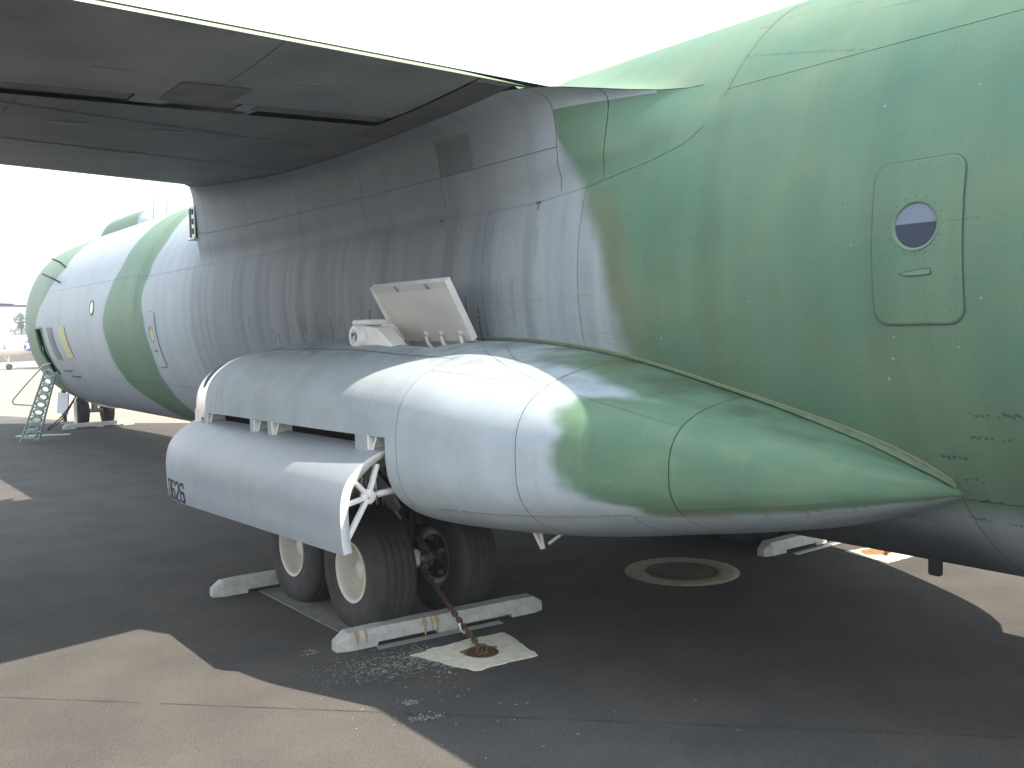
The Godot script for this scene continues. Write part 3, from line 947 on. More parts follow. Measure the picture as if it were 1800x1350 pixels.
# ------------------------------------------------------------------ landing gear pod
const PX := [[-4.75, 1.5], [-4.6, 1.85], [-4.2, 2.4], [-3.8, 2.8], [-3.4, 3.1], [-3.0, 3.30], [-2.5, 3.40], [-1.8, 3.43], [0.0, 3.45], [1.5, 3.42], [2.2, 3.33], [2.7, 3.15], [3.2, 2.95], [3.7, 2.71], [4.3, 2.37], [4.7, 2.07], [4.9, 1.84], [5.03, 1.58]]
const PT := [[-4.75, 1.72], [-4.6, 1.78], [-4.0, 2.12], [-3.4, 2.32], [-2.65, 2.46], [-1.6, 2.54], [0.0, 2.55], [0.84, 2.51], [1.78, 2.47], [2.7, 2.36], [3.61, 2.15], [4.43, 1.92], [4.81, 1.76], [5.03, 1.60]]
const PB := [[-4.75, 1.68], [-4.6, 1.58], [-4.0, 1.28], [-3.4, 1.1], [-2.5, 1.0], [1.5, 0.97], [2.2, 1.01], [2.8, 1.05], [3.4, 1.135], [3.85, 1.205], [4.3, 1.30], [4.7, 1.435], [5.03, 1.575]]
func pod(z: float, s: float, off := 0.0, side := -1.0) -> Vector3:
	var a := cv(PX, z) - 1.45 + off
	var t := cv(PT, z) + off
	var b := cv(PB, z) - off
	var ph := PI * (0.5 - s)
	var e := 2.0 / (3.0 if s < 0.5 else 3.0 - 0.8 * smoothstep(2.2, 4.2, z))
	return Vector3(side * (1.45 + a * pow(absf(cos(ph)), e)), (t + b) / 2.0 + (t - b) / 2.0 * signf(sin(ph)) * pow(absf(sin(ph)), e), z)
func pod_s_at(z: float, y: float) -> float:   # s on the outer side where the skin is at height y
	var t := cv(PT, z)
	var b := cv(PB, z)
	var r := (y - (t + b) / 2.0) / ((t - b) / 2.0)
	return 0.5 - asin(signf(r) * pow(minf(absf(r), 1.0), 1.5)) / PI

func pod_panel(z0: float, z1: float, lo: Callable, hi: Callable, called := "pod_panel", zg0 := 0.0022, zg1 := 0.0022) -> void:
	var st := new_st()
	var vs := span(0.0, 1.0, 0.04, 0.006)
	grid(st, span(z0 + zg0, z1 - zg1, 0.12, 0.008), vs, func(z, v, _b): return pod(z, lerpf(lo.call(z) + 0.0006, hi.call(z) - 0.0006, v)),
		func(z, v): return Vector2((z + 4.7) / 9.75, lerpf(lo.call(z), hi.call(z), v)))
	put(called, st, M.pod_skin, plane)

func k(v: float) -> Callable:
	return func(_z): return v

func build_pod() -> void:
	var cut := func(z: float) -> float: return pod_s_at(z, 1.775 + 0.008 * z)
	var seam := func(z: float) -> float: return lerp_tab([[1.6, 0.145], [2.72, 0.272], [3.7, 0.327]], z)
	# front and the part over the wheels
	pod_panel(-4.74, -2.98, k(0.0), k(1.0), "pod_nose")
	pod_panel(-2.4, -2.2, k(0.0), cut)
	pod_panel(-2.98, -2.4, k(0.0), k(0.235), "pod_panel")
	pod_panel(-2.2, -0.55, k(0.0), k(0.214))
	pod_panel(0.98, 1.47, k(0.0), k(0.214))
	pod_panel(-0.55, 0.98, k(0.155), k(0.214))
	pod_panel(-0.55, 0.98, k(0.0), k(0.06))
	pod_panel(-2.2, 1.47, k(0.214), cut, "pod_panel", 0.0022, 0.0)
	# behind the wheels
	pod_panel(1.47, 1.62, k(0.214), k(0.66), "pod_panel", 0.0, 0.0022)
	pod_panel(1.47, 1.62, k(0.0), k(0.214))
	pod_panel(1.47, 1.95, k(0.66), k(1.0))
	pod_panel(1.62, 2.72, k(0.0), seam)
	pod_panel(1.62, 2.72, seam, func(z): return maxf(0.279, seam.call(z) + 0.004))
	pod_panel(1.62, 2.72, func(z): return maxf(0.279, seam.call(z) + 0.004), k(0.66))
	pod_panel(1.95, 2.72, k(0.66), k(1.0))
	pod_panel(2.72, 3.7, k(0.0), seam)
	pod_panel(2.72, 3.7, seam, k(0.66))
	pod_panel(2.72, 3.4, k(0.66), k(1.0))
	pod_panel(3.4, 3.7, k(0.66), k(1.0))
	pod_panel(3.7, 5.02, k(0.0), func(z): return lerpf(0.632, 0.57, (z - 3.7) / 1.32), "pod_tail_cone")
	pod_panel(3.7, 5.02, func(z): return lerpf(0.632, 0.57, (z - 3.7) / 1.32), k(1.0), "pod_tail_cone")
	var st := new_st()
	grid(st, span(1.47, 5.0, 0.15), span(0, 1, 0.03), func(z, s, _b): return pod(z, s, -0.014))
	put("pod_frame", st, M.inner, plane)
	st = new_st()   # flange and bead of sealant where the pod meets the flank
	grid(st, span(0.95, 4.99, 0.08), [0.0, 0.3, 0.7, 1.0], func(z, v, _b):
		var y := cv(PT, z) + 0.004
		var wide := (0.012 + 0.026 * smoothstep(3.6, 4.8, z)) * (1.0 - 0.75 * smoothstep(4.8, 4.99, z))
		var up := fyz(z, y + 0.012 + 0.012 * smoothstep(3.6, 4.8, z), 0.004)
		var q := Vector3(up.x - wide, y - wide * 0.45, z)
		return up.lerp(q, v) + Vector3(-0.008 * sin(PI * v), 0.006 * sin(PI * v), 0))
	put("seal_flange", st, M.seal_green, plane)
	st = new_st()
	var bead := []
	for i in 60:
		var z := lerpf(0.95, 4.97, i / 59.0)
		bead.append(fyz(z, cv(PT, z) + 0.016 + 0.012 * smoothstep(3.6, 4.8, z), 0.003))
	tube(st, bead, 0.007, 6)
	put("sealant_bead", st, M.sealant, plane)
	st = new_st()   # starboard pod
	grid(st, span(-4.74, 5.02, 0.2), span(0, 1, 0.03), func(z, s, _b): return pod(z, s, 0.0, 1.0), func(z, s): return Vector2((z + 4.7) / 9.75, s))
	put("starboard_pod", st, M.pod_skin, plane)
	# inside of the wheel well
	st = new_st()
	grid(st, span(-2.6, 1.46, 0.3), span(0.02, 0.46, 0.03), func(z, s, _b): return pod(z, s, -0.03) if not (z > -0.55 and z < 0.98 and s < 0.155) else pod(z, s, -0.15))
	put("wheel_well_roof", st, M.well, plane)
	for z in [1.44, -2.9]:
		st = new_st()
		var zz: float = z
		grid(st, span(0.0, 1.0, 0.02), [0.0, 0.5, 1.0], func(s, u, _b):
			var p := pod(zz, s, -0.02)
			return p.lerp(Vector3(-1.5, lerpf(p.y, 1.75, 0.5), zz), u))
		put("well_bulkhead", st, M.well, plane)
	# polished strip with a dark lens at the front corner
	st = new_st()
	grid(st, span(-2.98, -2.4, 0.05), span(0.235, 0.503, 0.012), func(z, s, _b): return pod(z, s, 0.0))
	var lamp := put("front_lamp_fairing", st, M.polished, plane, "polished metal corner with a dark lens")
	st = new_st()
	grid(st, span(0.0, 1.0, 0.1), span(-1.0, 1.0, 0.1), func(v, u, _b):
		var wide: float = 0.11 * sqrt(sin(PI * clampf(v, 0.001, 0.999))) * (1.1 - 0.5 * v)
		return pod(-2.66 + 0.10 * v + u * wide, lerpf(0.268, 0.43, v), 0.006))
	put("lens", st, M.dark, lamp)
	st = new_st()
	bx(st, at(Vector3(-3.36, 1.70, -2.72)), Vector3(0.04, 0.16, 0.2), 0.01)
	put("corner_bracket", st, M.lid_white, plane)
	# flap lever below the pod
	st = new_st()
	bar(st, Vector3(-2.5, 1.1, 2.06), Vector3(-2.5, 0.93, 2.2), 0.035, 0.03)
	bar(st, Vector3(-2.5, 1.1, 2.16), Vector3(-2.5, 0.93, 2.21), 0.02, 0.02)
	bar(st, Vector3(-2.5, 1.1, 2.46), Vector3(-2.5, 0.98, 2.27), 0.022, 0.02)
	put("belly_lever", st, M.lid_white, plane)

	# open top hatch with the gear trunnion below
	var tray := Node3D.new()
	tray.name = "trunnion_bay"
	plane.add_child(tray)
	st = new_st()
	for q in [[Vector3(-2.44, 2.34, -0.54), Vector3(0.5, 0.2, 0.02)], [Vector3(-2.44, 2.34, 0.97), Vector3(0.5, 0.2, 0.02)], [Vector3(-2.2, 2.4, 0.21), Vector3(0.02, 0.2, 1.5)], [Vector3(-2.69, 2.34, 0.21), Vector3(0.02, 0.16, 1.5)]]:
		bx(st, at(q[0]), q[1], 0.004)
	put("bay_wall", st, M.lid_white, tray)
	st = new_st()
	bx(st, at(Vector3(-2.44, 2.2, 0.21)), Vector3(0.5, 0.02, 1.5), 0.004)
	put("bay_floor", st, M.well, tray)
	st = new_st()
	bx(st, at(Vector3(-2.42, 2.5, -0.2)), Vector3(0.3, 0.32, 0.34), 0.03)
	bx(st, at(Vector3(-2.6, 2.675, -0.2)), Vector3(0.22, 0.05, 0.3), 0.02)
	put("trunnion_block", st, M.white_paint, tray)
	st = new_st()
	lathe(st, Transform3D(Basis(Vector3(0, 1, 0), Vector3(-1, 0, 0), Vector3(0, 0, 1)), Vector3(-2.76, 2.545, -0.12)), [[0.11, -0.05], [0.11, 0.04], [0.095, 0.055], [0.065, 0.055], [0.06, 0.045], [0.0, 0.045]], 28)
	put("trunnion_lug", st, M.white_paint, tray)
	st = new_st()
	lathe(st, Transform3D(Basis(Vector3(0, 1, 0), Vector3(-1, 0, 0), Vector3(0, 0, 1)), Vector3(-2.817, 2.545, -0.12)), [[0.042, -0.01], [0.042, 0.006], [0.025, 0.006], [0.02, 0.0], [0.0, 0.0]], 20)
	put("trunnion_pin", st, M.steel, tray)
	st = new_st()   # tapering arm
	var q0 := [Vector3(-2.76, 2.64, -0.06), Vector3(-2.76, 2.44, -0.06), Vector3(-2.5, 2.44, -0.06), Vector3(-2.5, 2.64, -0.06)]
	var q1 := [Vector3(-2.72, 2.62, 0.14), Vector3(-2.74, 2.4, 0.16), Vector3(-2.56, 2.4, 0.16), Vector3(-2.56, 2.62, 0.14)]
	var q2 := [Vector3(-2.74, 2.475, 0.44), Vector3(-2.76, 2.37, 0.45), Vector3(-2.6, 2.37, 0.45), Vector3(-2.6, 2.475, 0.44)]
	st.set_smooth_group(-1)
	for e in [[q0, q1], [q1, q2]]:
		var ctr := Vector3.ZERO
		for i in 4: ctr += (e[0][i] + e[1][i]) / 8.0
		for i in 4: quad(st, e[0][i], e[0][(i + 1) % 4], e[1][(i + 1) % 4], e[1][i], ctr)
	quad(st, q2[0], q2[1], q2[2], q2[3], Vector3(-2.67, 2.45, 0.3))
	put("trunnion_arm", st, M.white_paint, tray)
	st = new_st()
	tube(st, [Vector3(-2.69, 2.42, 0.43), Vector3(-2.69, 2.41, 0.5)], 0.046, 14)
	put("arm_collar", st, M.gasket, tray)
	st = new_st()
	tube(st, [Vector3(-2.69, 2.41, 0.5), Vector3(-2.68, 2.41, 0.62)], 0.04, 14)
	put("arm_rod", st, M.white_paint, tray)
	st = new_st()
	tube(st, [Vector3(-2.6, 2.66, -0.2), Vector3(-2.6, 2.79, -0.2)], 0.008, 6)
	put("grease_fitting", st, M.sealant, tray)
	# the lid itself, hinged on its inner edge and leaning outwards
	var lid := Node3D.new()
	lid.name = "hatch_lid"
	plane.add_child(lid)
	var hinge := Vector3(-2.35, 2.49, -0.13)
	var along := Vector3(0, 0.0, 1.0)
	var up := Vector3(-0.36, 0.5, 0.13).normalized()
	var nrm := along.cross(up).normalized()
	if nrm.x > 0: nrm = -nrm
	var L := func(u: float, v: float, d: float) -> Vector3: return hinge + along * (u * 1.25) + up * (v * 0.62) + nrm * d
	st = new_st()
	st.set_smooth_group(-1)
	var mid: Vector3 = L.call(0.5, 0.5, -0.03)
	quad(st, L.call(0, 0, -0.06), L.call(1, 0, -0.06), L.call(1, 1, -0.06), L.call(0, 1, -0.06), L.call(0.5, 0.5, 0.0))
	for e in [[0, 0, 1, 0], [1, 0, 1, 1], [1, 1, 0, 1], [0, 1, 0, 0]]:
		quad(st, L.call(e[0], e[1], -0.06), L.call(e[2], e[3], -0.06), L.call(e[2], e[3], 0.0), L.call(e[0], e[1], 0.0), mid)
	put("lid_shell", st, M.lid_white, lid)
	st = new_st()
	st.set_smooth_group(-1)
	var a := [[0, 0], [1, 0], [1, 1], [0, 1]]
	var bnd := [[0.012, 0.0], [0.93, 0.0], [0.95, 0.87], [0.012, 0.87]]
	var far_in: Vector3 = L.call(0.5, 0.5, -2.0)
	for i in 4:
		var i2 := (i + 1) % 4
		quad(st, L.call(a[i][0], a[i][1], 0.0), L.call(a[i2][0], a[i2][1], 0.0), L.call(bnd[i2][0], bnd[i2][1], -0.03), L.call(bnd[i][0], bnd[i][1], -0.03), far_in)
	put("lid_rim", st, M.white_paint, lid)
	st = new_st()
	st.set_smooth_group(-1)
	quad(st, L.call(0.012, 0.0, -0.03), L.call(0.93, 0.0, -0.03), L.call(0.95, 0.87, -0.03), L.call(0.012, 0.87, -0.03), far_in)
	put("lid_inner_skin", st, M.lid_white, lid)
	for u in [0.34, 0.74]:
		st = new_st()
		bar(st, L.call(u, 0.88, -0.02), L.call(u + 0.01, 0.985, 0.0), 0.02, 0.012)
		put("lid_clip", st, M.galvanised, lid)
	for u in [0.42, 0.62, 0.86]:
		st = new_st()
		tube(st, [L.call(u, 0.08, -0.02), L.call(u + 0.03, 0.0, 0.02), L.call(u + 0.07, -0.1, 0.03)], 0.018, 8)
		lathe(st, Transform3D(Basis(along, nrm, up), L.call(u, 0.1, -0.02)), [[0.03, -0.01], [0.03, 0.015], [0.0, 0.015]], 12)
		put("lid_hinge", st, M.lid_white, lid)

# ------------------------------------------------------------------ wheel door
const DP := [[0.0, 3.30, 1.70], [0.1, 3.42, 1.675], [0.2, 3.53, 1.63], [0.3, 3.64, 1.555], [0.42, 3.73, 1.45], [0.56, 3.77, 1.30], [0.75, 3.77, 1.13], [0.88, 3.765, 1.02], [1.0, 3.75, 0.93]]
func door(t: float, z: float, off := 0.0) -> Vector3:
	var xs := []
	var ys := []
	for d in DP:
		xs.append([d[0], d[1]])
		ys.append([d[0], d[2]])
	var p := Vector2(cv(xs, t), cv(ys, t))
	var q := Vector2(cv(xs, minf(t + 0.01, 1.0)), cv(ys, minf(t + 0.01, 1.0)))
	var r := Vector2(cv(xs, maxf(t - 0.01, 0.0)), cv(ys, maxf(t - 0.01, 0.0)))
	var d := (q - r).normalized()
	var n := Vector2(-d.y, d.x)
	p += n * off
	var shift := 0.0
	if z < -2.2: shift = cv(PX, z * 0.985) - 3.425
	return Vector3(-(p.x + shift), p.y - 0.02 * (1.4 - z) * (0.2 + t), z)

func build_door() -> void:
	var d := Node3D.new()
	d.name = "wheel_door"
	plane.add_child(d)
	var st := new_st()
	var z0 := -2.95
	var z1 := 1.4
	grid(st, span(z0, z1, 0.2), span(0.0, 1.0, 0.04), func(z, t, _b): return door(t, z))
	put("door_skin", st, M.door_grey, d)
	st = new_st()
	grid(st, span(z0, z1, 0.3), span(0.0, 1.0, 0.05), func(z, t, _b): return door(t, z, -0.025))
	put("door_lining", st, M.well, d)
	st = new_st()
	for z in [z0, z1]:
		var zz: float = z
		grid(st, [0.0, 1.0], span(0.0, 1.0, 0.04), func(u, t, _b): return door(t, zz, -0.025 * u))
	for t in [0.0, 1.0]:
		var tt: float = t
		grid(st, span(z0, z1, 0.2), [0.0, 1.0], func(z, u, _b): return door(tt, z, -0.025 * u))
	put("door_edge", st, M.white_paint, d)
	# white truss rib at the rear end
	var rib := Node3D.new()
	rib.name = "door_rib"
	d.add_child(rib)
	st = new_st()
	for zz in [1.4015, 1.33]:
		var z2: float = zz
		grid(st, [0.0, 1.0], span(0.08, 0.995, 0.03), func(u, t, _b): return door(t, z2, -lerpf(0.002, 0.07 * (0.6 + 0.4 * smoothstep(0.0, 0.3, t)), u)))
	grid(st, [0.0, 1.0], span(0.08, 0.995, 0.03), func(u, t, _b): return door(t, lerpf(1.4015, 1.33, u), -(0.07 * (0.6 + 0.4 * smoothstep(0.0, 0.3, t)))))
	put("rib_flange", st, M.white_paint, rib)
	var pz := 1.375
	var node := Vector3(-3.52, 1.345, pz)
	var topp := Vector3(-3.44, 1.585, pz)
	var bott := Vector3(-3.715, 1.03, pz)
	for q in [[topp, node, 0.05], [node, bott, 0.05], [node, Vector3(-3.635, 1.47, pz), 0.055], [node, Vector3(-3.715, 1.30, pz), 0.05]]:
		st = new_st()
		bar(st, q[0], q[1], 0.03, q[2], Vector3(0, 0, 1))
		put("rib_spoke", st, M.white_paint, rib)
	st = new_st()
	lathe(st, Transform3D(Basis(Vector3(1, 0, 0), Vector3(0, 0, 1), Vector3(0, -1, 0)), node), [[0.055, -0.018], [0.055, 0.018], [0.04, 0.024], [0.0, 0.024]], 18)
	put("rib_boss", st, M.white_paint, rib)
	st = new_st()
	tube(st, [Vector3(-3.49, 1.35, 1.37), Vector3(-3.43, 1.352, 1.36)], 0.014, 8)
	tube(st, [Vector3(-3.43, 1.352, 1.36), Vector3(-2.7, 1.38, 1.25)], 0.026, 12)
	put("door_rod", st, M.white_paint, d)
	# hinges: grey tabs running from the pod skin through the door, white brackets beside them
	for q in [[-2.42, 0.10], [-1.05, 0.09], [-0.62, 0.09], [1.12, 0.2]]:
		var hn := Node3D.new()
		hn.name = "hinge"
		plane.add_child(hn, true)
		st = new_st()
		var z: float = q[0]
		var yy := 1.775 + 0.008 * z
		var xo := pod(z, pod_s_at(z, yy)).x
		bx(st, at(Vector3(xo + 0.012, yy - 0.075, z)), Vector3(0.02, 0.17, q[1]), 0.004)
		put("hinge_tab", st, M.door_grey, hn)
		st = new_st()
		bx(st, at(Vector3(xo + 0.1, yy - 0.05, z + q[1] / 2.0 + 0.012)), Vector3(0.2, 0.12, 0.018), 0.004)
		bar(st, Vector3(xo + 0.03, yy - 0.12, z + q[1] / 2.0 + 0.03), Vector3(xo + 0.05, yy + 0.03, z + q[1] / 2.0 + 0.09), 0.02, 0.02)
		put("hinge_bracket", st, M.white_paint, hn)
		st = new_st()
		var p := door(0.24, z)
		bx(st, at(Vector3(xo + 0.015, yy - 0.15, z), Vector3(0, 0, 0)), Vector3(0.06, 0.012, q[1] + 0.05), 0.002)
		put("hinge_slot", st, M.dark, hn)
	# block number on the front of the door
	var seg := {"0": [[[0.12, 0], [0, 0.12], [0, 0.88], [0.12, 1], [0.88, 1], [1, 0.88], [1, 0.12], [0.88, 0], [0.12, 0]]],
		"6": [[[1, 0.84], [0.88, 1], [0.12, 1], [0, 0.88], [0, 0.12], [0.12, 0], [0.88, 0], [1, 0.12], [1, 0.44], [0.88, 0.55], [0, 0.55]]],
		"2": [[[0, 0.84], [0.12, 1], [0.88, 1], [1, 0.88], [1, 0.6], [0, 0.15], [0, 0], [1, 0]]]}
	var num := ["0", "6", "2", "6"]
	for i in 4:
		st = new_st()
		var zb := -2.75 + i * 0.175
		for line in seg[num[i]]:
			for j in line.size() - 1:
				var a := Vector2(line[j][0], line[j][1])
				var b := Vector2(line[j + 1][0], line[j + 1][1])
				var n := 5
				var dd := (b - a) * Vector2(0.115, 0.2)
				dd = dd.normalized()
				var pp := Vector2(-dd.y, dd.x) * 0.0155
				for e in n:
					var qd := []
					for g in [[e, -1.0], [e + 1, -1.0], [e + 1, 1.0], [e, 1.0]]:
						var u: Vector2 = (a.lerp(b, float(g[0]) / n)) * Vector2(0.115, 0.2) + pp * g[1] + dd * ((-0.012 if g[0] == 0 else (0.012 if g[0] == n else 0.0)))
						# height above the door's lower edge becomes the profile parameter
						qd.append(door(clampf(0.97 - u.y * 1.05, 0.3, 1.0), zb + u.x, 0.0025 + 0.0004 * j))
					quad(st, qd[0], qd[1], qd[2], qd[3], Vector3(-2, qd[0].y, qd[0].z))
		put("digit", st, M.black_print, d)

# ------------------------------------------------------------------ main gear
func wheel(p: Vector3, side: float, brake: bool, parent: Node3D) -> void:   # side: the way the dished face looks, -1 port, 1 starboard
	var w := Node3D.new()
	w.name = "wheel"
	w.position = p
	parent.add_child(w, true)
	var b := Basis(Vector3(0, 1, 0), Vector3(side, 0, 0), Vector3(0, 0, 1))
	if side > 0: b = Basis(Vector3(0, -1, 0), Vector3(1, 0, 0), Vector3(0, 0, 1))
	var xf := Transform3D(b, Vector3.ZERO)
	var st := new_st()
	var prof := [[0.255, -0.17], [0.30, -0.185], [0.36, -0.198], [0.44, -0.2], [0.505, -0.185], [0.543, -0.15]]
	for g in [-0.105, -0.035, 0.035, 0.105]:
		prof += [[0.557 - absf(g) * 0.06, g - 0.008], [0.5545 - absf(g) * 0.06, g - 0.004], [0.5545 - absf(g) * 0.06, g + 0.004], [0.557 - absf(g) * 0.06, g + 0.008]]
	prof += [[0.543, 0.15], [0.505, 0.185], [0.44, 0.2], [0.36, 0.198], [0.30, 0.185], [0.255, 0.17]]
	lathe(st, xf, prof, 56, 0.3)
	# the tyre flattens where it stands
	var tyre := done(st)
	var mdt := MeshDataTool.new()
	mdt.create_from_surface(tyre, 0)
	for i in mdt.get_vertex_count():
		var v := mdt.get_vertex(i)
		if v.y < -0.485:
			v.x *= 1.0 + (-0.485 - v.y) * 1.6
			v.y = maxf(v.y, -0.50)
		elif v.y < -0.3: v.x *= 1.0 + (-0.3 - v.y) * 0.25
		mdt.set_vertex(i, v)
	tyre = ArrayMesh.new()
	mdt.commit_to_surface(tyre)
	part("tyre", tyre, M.rubber, w)
	st = new_st()
	lathe(st, xf, [[0.235, -0.16], [0.262, -0.17], [0.268, -0.12], [0.262, 0.165], [0.275, 0.178], [0.274, 0.19], [0.262, 0.194], [0.25, 0.188], [0.243, 0.165], [0.238, 0.12], [0.222, 0.02], [0.195, -0.025], [0.15, -0.04], [0.06, -0.045]], 48, 0.6)
	lathe(st, xf, [[0.06, -0.045], [0.15, -0.06], [0.235, -0.16]], 48)
	put("rim", st, M.rim, w)
	st = new_st()
	lathe(st, xf, [[0.105, -0.05], [0.1, 0.02], [0.092, 0.05], [0.088, 0.085], [0.075, 0.1], [0.0, 0.105]], 28)
	put("hub_cap", st, M.rim, w)
	for i in 8:
		var a := TAU * i / 8.0
		st = new_st()
		lathe(st, xf * Transform3D(Basis.IDENTITY, Vector3(cos(a) * 0.145, -0.045, sin(a) * 0.145)), [[0.022, 0.0], [0.022, 0.012], [0.012, 0.016], [0.012, 0.03], [0.0, 0.03]], 8)
		put("hub_bolt", st, M.rust if i % 3 == 0 else M.steel, w)
	if brake:
		st = new_st()   # brake pack on the inner face
		lathe(st, xf, [[0.0, -0.20], [0.13, -0.20], [0.135, -0.16], [0.20, -0.16], [0.205, -0.10], [0.235, -0.10]], 36)
		put("brake_pack", st, M.brake, w)
		st = new_st()
		lathe(st, xf, [[0.235, -0.15], [0.252, -0.176], [0.268, -0.176], [0.272, -0.165]], 48)
		put("rim_bead", st, M.sealant, w)
		for i in 10:
			var a: float = TAU * (i + 0.3) / 10.0
			st = new_st()
			lathe(st, xf * Transform3D(Basis.IDENTITY, Vector3(cos(a) * 0.17, -0.16, sin(a) * 0.17)), [[0.024, 0.02], [0.024, -0.03], [0.014, -0.035], [0.014, -0.05], [0.0, -0.05]], 10)
			put("brake_piston", st, M.steel if i % 2 else M.grease, w)

func build_gear(cx: float, detail: bool) -> void:
	var g := Node3D.new()
	g.name = "landing_gear"
	plane.add_child(g, true)
	for z in [0.32, -0.90]:
		for s in [-1.0, 1.0]:
			wheel(Vector3(cx + s * 0.42, 0.505, z), s, true, plane)
		var st := new_st()
		tube(st, [Vector3(cx - 0.3, 0.505, z), Vector3(cx + 0.3, 0.505, z)], 0.062, 16)
		put("axle", st, M.steel, g)
		for s in [-1.0, 1.0]:
			st = new_st()
			lathe(st, Transform3D(Basis(Vector3(0, 1, 0), Vector3(1, 0, 0), Vector3(0, 0, -1)), Vector3(cx + s * 0.17, 0.505, z)), [[0.06, -0.04], [0.095, -0.04], [0.095, 0.04], [0.06, 0.04]], 24)
			put("axle_collar", st, M.chrome, g)
		st = new_st()
		for i in 7:   # hydraulic unions and brackets crowding the axle
			var a: float = TAU * i / 7.0 + z
			bx(st, at(Vector3(cx + 0.12 * cos(a * 2.3), 0.505 + 0.11 * sin(a), z + 0.1 * cos(a)), Vector3(a, a * 0.7, 0)), Vector3(0.07, 0.04, 0.05), 0.008)
		put("brake_union", st, M.galvanised, g)
	var st := new_st()
	bar(st, Vector3(cx, 0.53, 0.41), Vector3(cx, 0.53, -0.99), 0.15, 0.17, Vector3.UP, 0.03)
	put("bogie_beam", st, M.lid_white, g)
	st = new_st()
	tube(st, [Vector3(cx, 0.58, -0.3), Vector3(cx, 1.22, -0.3)], 0.085, 24)
	put("strut_piston", st, M.chrome, g)
	st = new_st()
	tube(st, [Vector3(cx, 1.2, -0.3), Vector3(cx, 2.3, -0.3)], 0.14, 24)
	put("strut_cylinder", st, M.lid_white, g)
	if not detail: return
	st = new_st()
	tube(st, [Vector3(cx - 0.2, 0.98, -0.2), Vector3(cx - 0.2, 1.75, -0.16)], 0.03, 14)
	put("levelling_rod", st, M.chrome, g)
	st = new_st()   # torque links
	bar(st, Vector3(cx, 1.2, -0.17), Vector3(cx, 0.92, 0.1), 0.16, 0.04, Vector3.RIGHT)
	bar(st, Vector3(cx, 0.92, 0.1), Vector3(cx, 0.66, -0.1), 0.16, 0.04, Vector3.RIGHT)
	put("torque_link", st, M.lid_white, g)
	for q in [[0.05, 0.1, 0.03], [-0.06, 0.16, 0.018], [0.11, 0.05, 0.014]]:
		st = new_st()
		tube(st, [Vector3(cx + q[0], 1.3, -0.15), Vector3(cx + q[0] + 0.06, 1.05, 0.05 + q[1]), Vector3(cx + q[0], 0.8, 0.18 + q[1]), Vector3(cx + q[0] - 0.05, 0.62, 0.3)], q[2], 8)
		put("hydraulic_hose", st, M.grease, g)
	st = new_st()
	bar(st, Vector3(cx + 0.16, 0.95, -0.05), Vector3(cx + 0.16, 0.82, 0.25), 0.05, 0.03)
	bar(st, Vector3(cx + 0.05, 0.72, 0.37), Vector3(cx + 0.1, 0.63, 0.46), 0.06, 0.04)
	put("brake_bracket", st, M.steel, g)

func build_nose_gear() -> void:
	var g := Node3D.new()
	g.name = "nose_gear"
	plane.add_child(g)
	for q in [[0.02, -22.55], [0.72, -22.55]]:
		var st := new_st()
		lathe(st, Transform3D(Basis(Vector3(0, 1, 0), Vector3(-1, 0, 0), Vector3(0, 0, 1)), Vector3(q[0] + 0.0, 0.44, q[1])), [[0.0, -0.12], [0.2, -0.12], [0.3, -0.145], [0.42, -0.11], [0.45, 0.0], [0.42, 0.11], [0.3, 0.145], [0.2, 0.12], [0.0, 0.12]], 32)
		put("nose_tyre", st, M.rubber, g)
	var st := new_st()
	tube(st, [Vector3(0.02, 0.44, -22.55), Vector3(0.72, 0.44, -22.55)], 0.06, 10)
	tube(st, [Vector3(0.37, 0.44, -22.55), Vector3(0.37, 1.5, -22.5)], 0.09, 14)
	put("nose_strut", st, M.lid_white, g)
	st = new_st()
	bx(st, at(Vector3(-0.42, 0.68, -22.9), Vector3(0, 0, -0.1)), Vector3(0.03, 0.62, 1.3), 0.01)
	put("nose_gear_door", st, M.door_grey, g)
	st = new_st()
	bx(st, at(Vector3(1.0, 0.78, -21.4), Vector3(0, 0, 0.25)), Vector3(0.03, 0.34, 1.6), 0.01)
	put("nose_gear_door", st, M.lid_white, g)
	st = new_st()
	bx(st, at(Vector3(-0.22, 0.42, -22.3)), Vector3(0.06, 0.7, 0.16), 0.02)
	put("nose_gear_leg", st, M.lid_white, g)
	st = new_st()
	var pts := []
	for i in 15:
		var t := i / 14.0
		pts.append(Vector3(lerpf(-0.36, 1.05, t), 0.98 - 0.48 * sin(t * PI * 0.55) + 0.05 * t, -21.6 - 0.2 * t))
	tube(st, pts, 0.035, 8)
	put("steering_tube", st, M.lid_white, g)
	st = new_st()
	tube(st, [Vector3(0.3, 0.9, -21.6), Vector3(0.28, 0.6, -21.6)], 0.03, 8)
	lathe(st, at(Vector3(0.31, 0.86, -21.6)), [[0.0, -0.04], [0.05, 0.0], [0.0, 0.05]], 10)
	put("tow_fitting", st, M.lid_white, g)

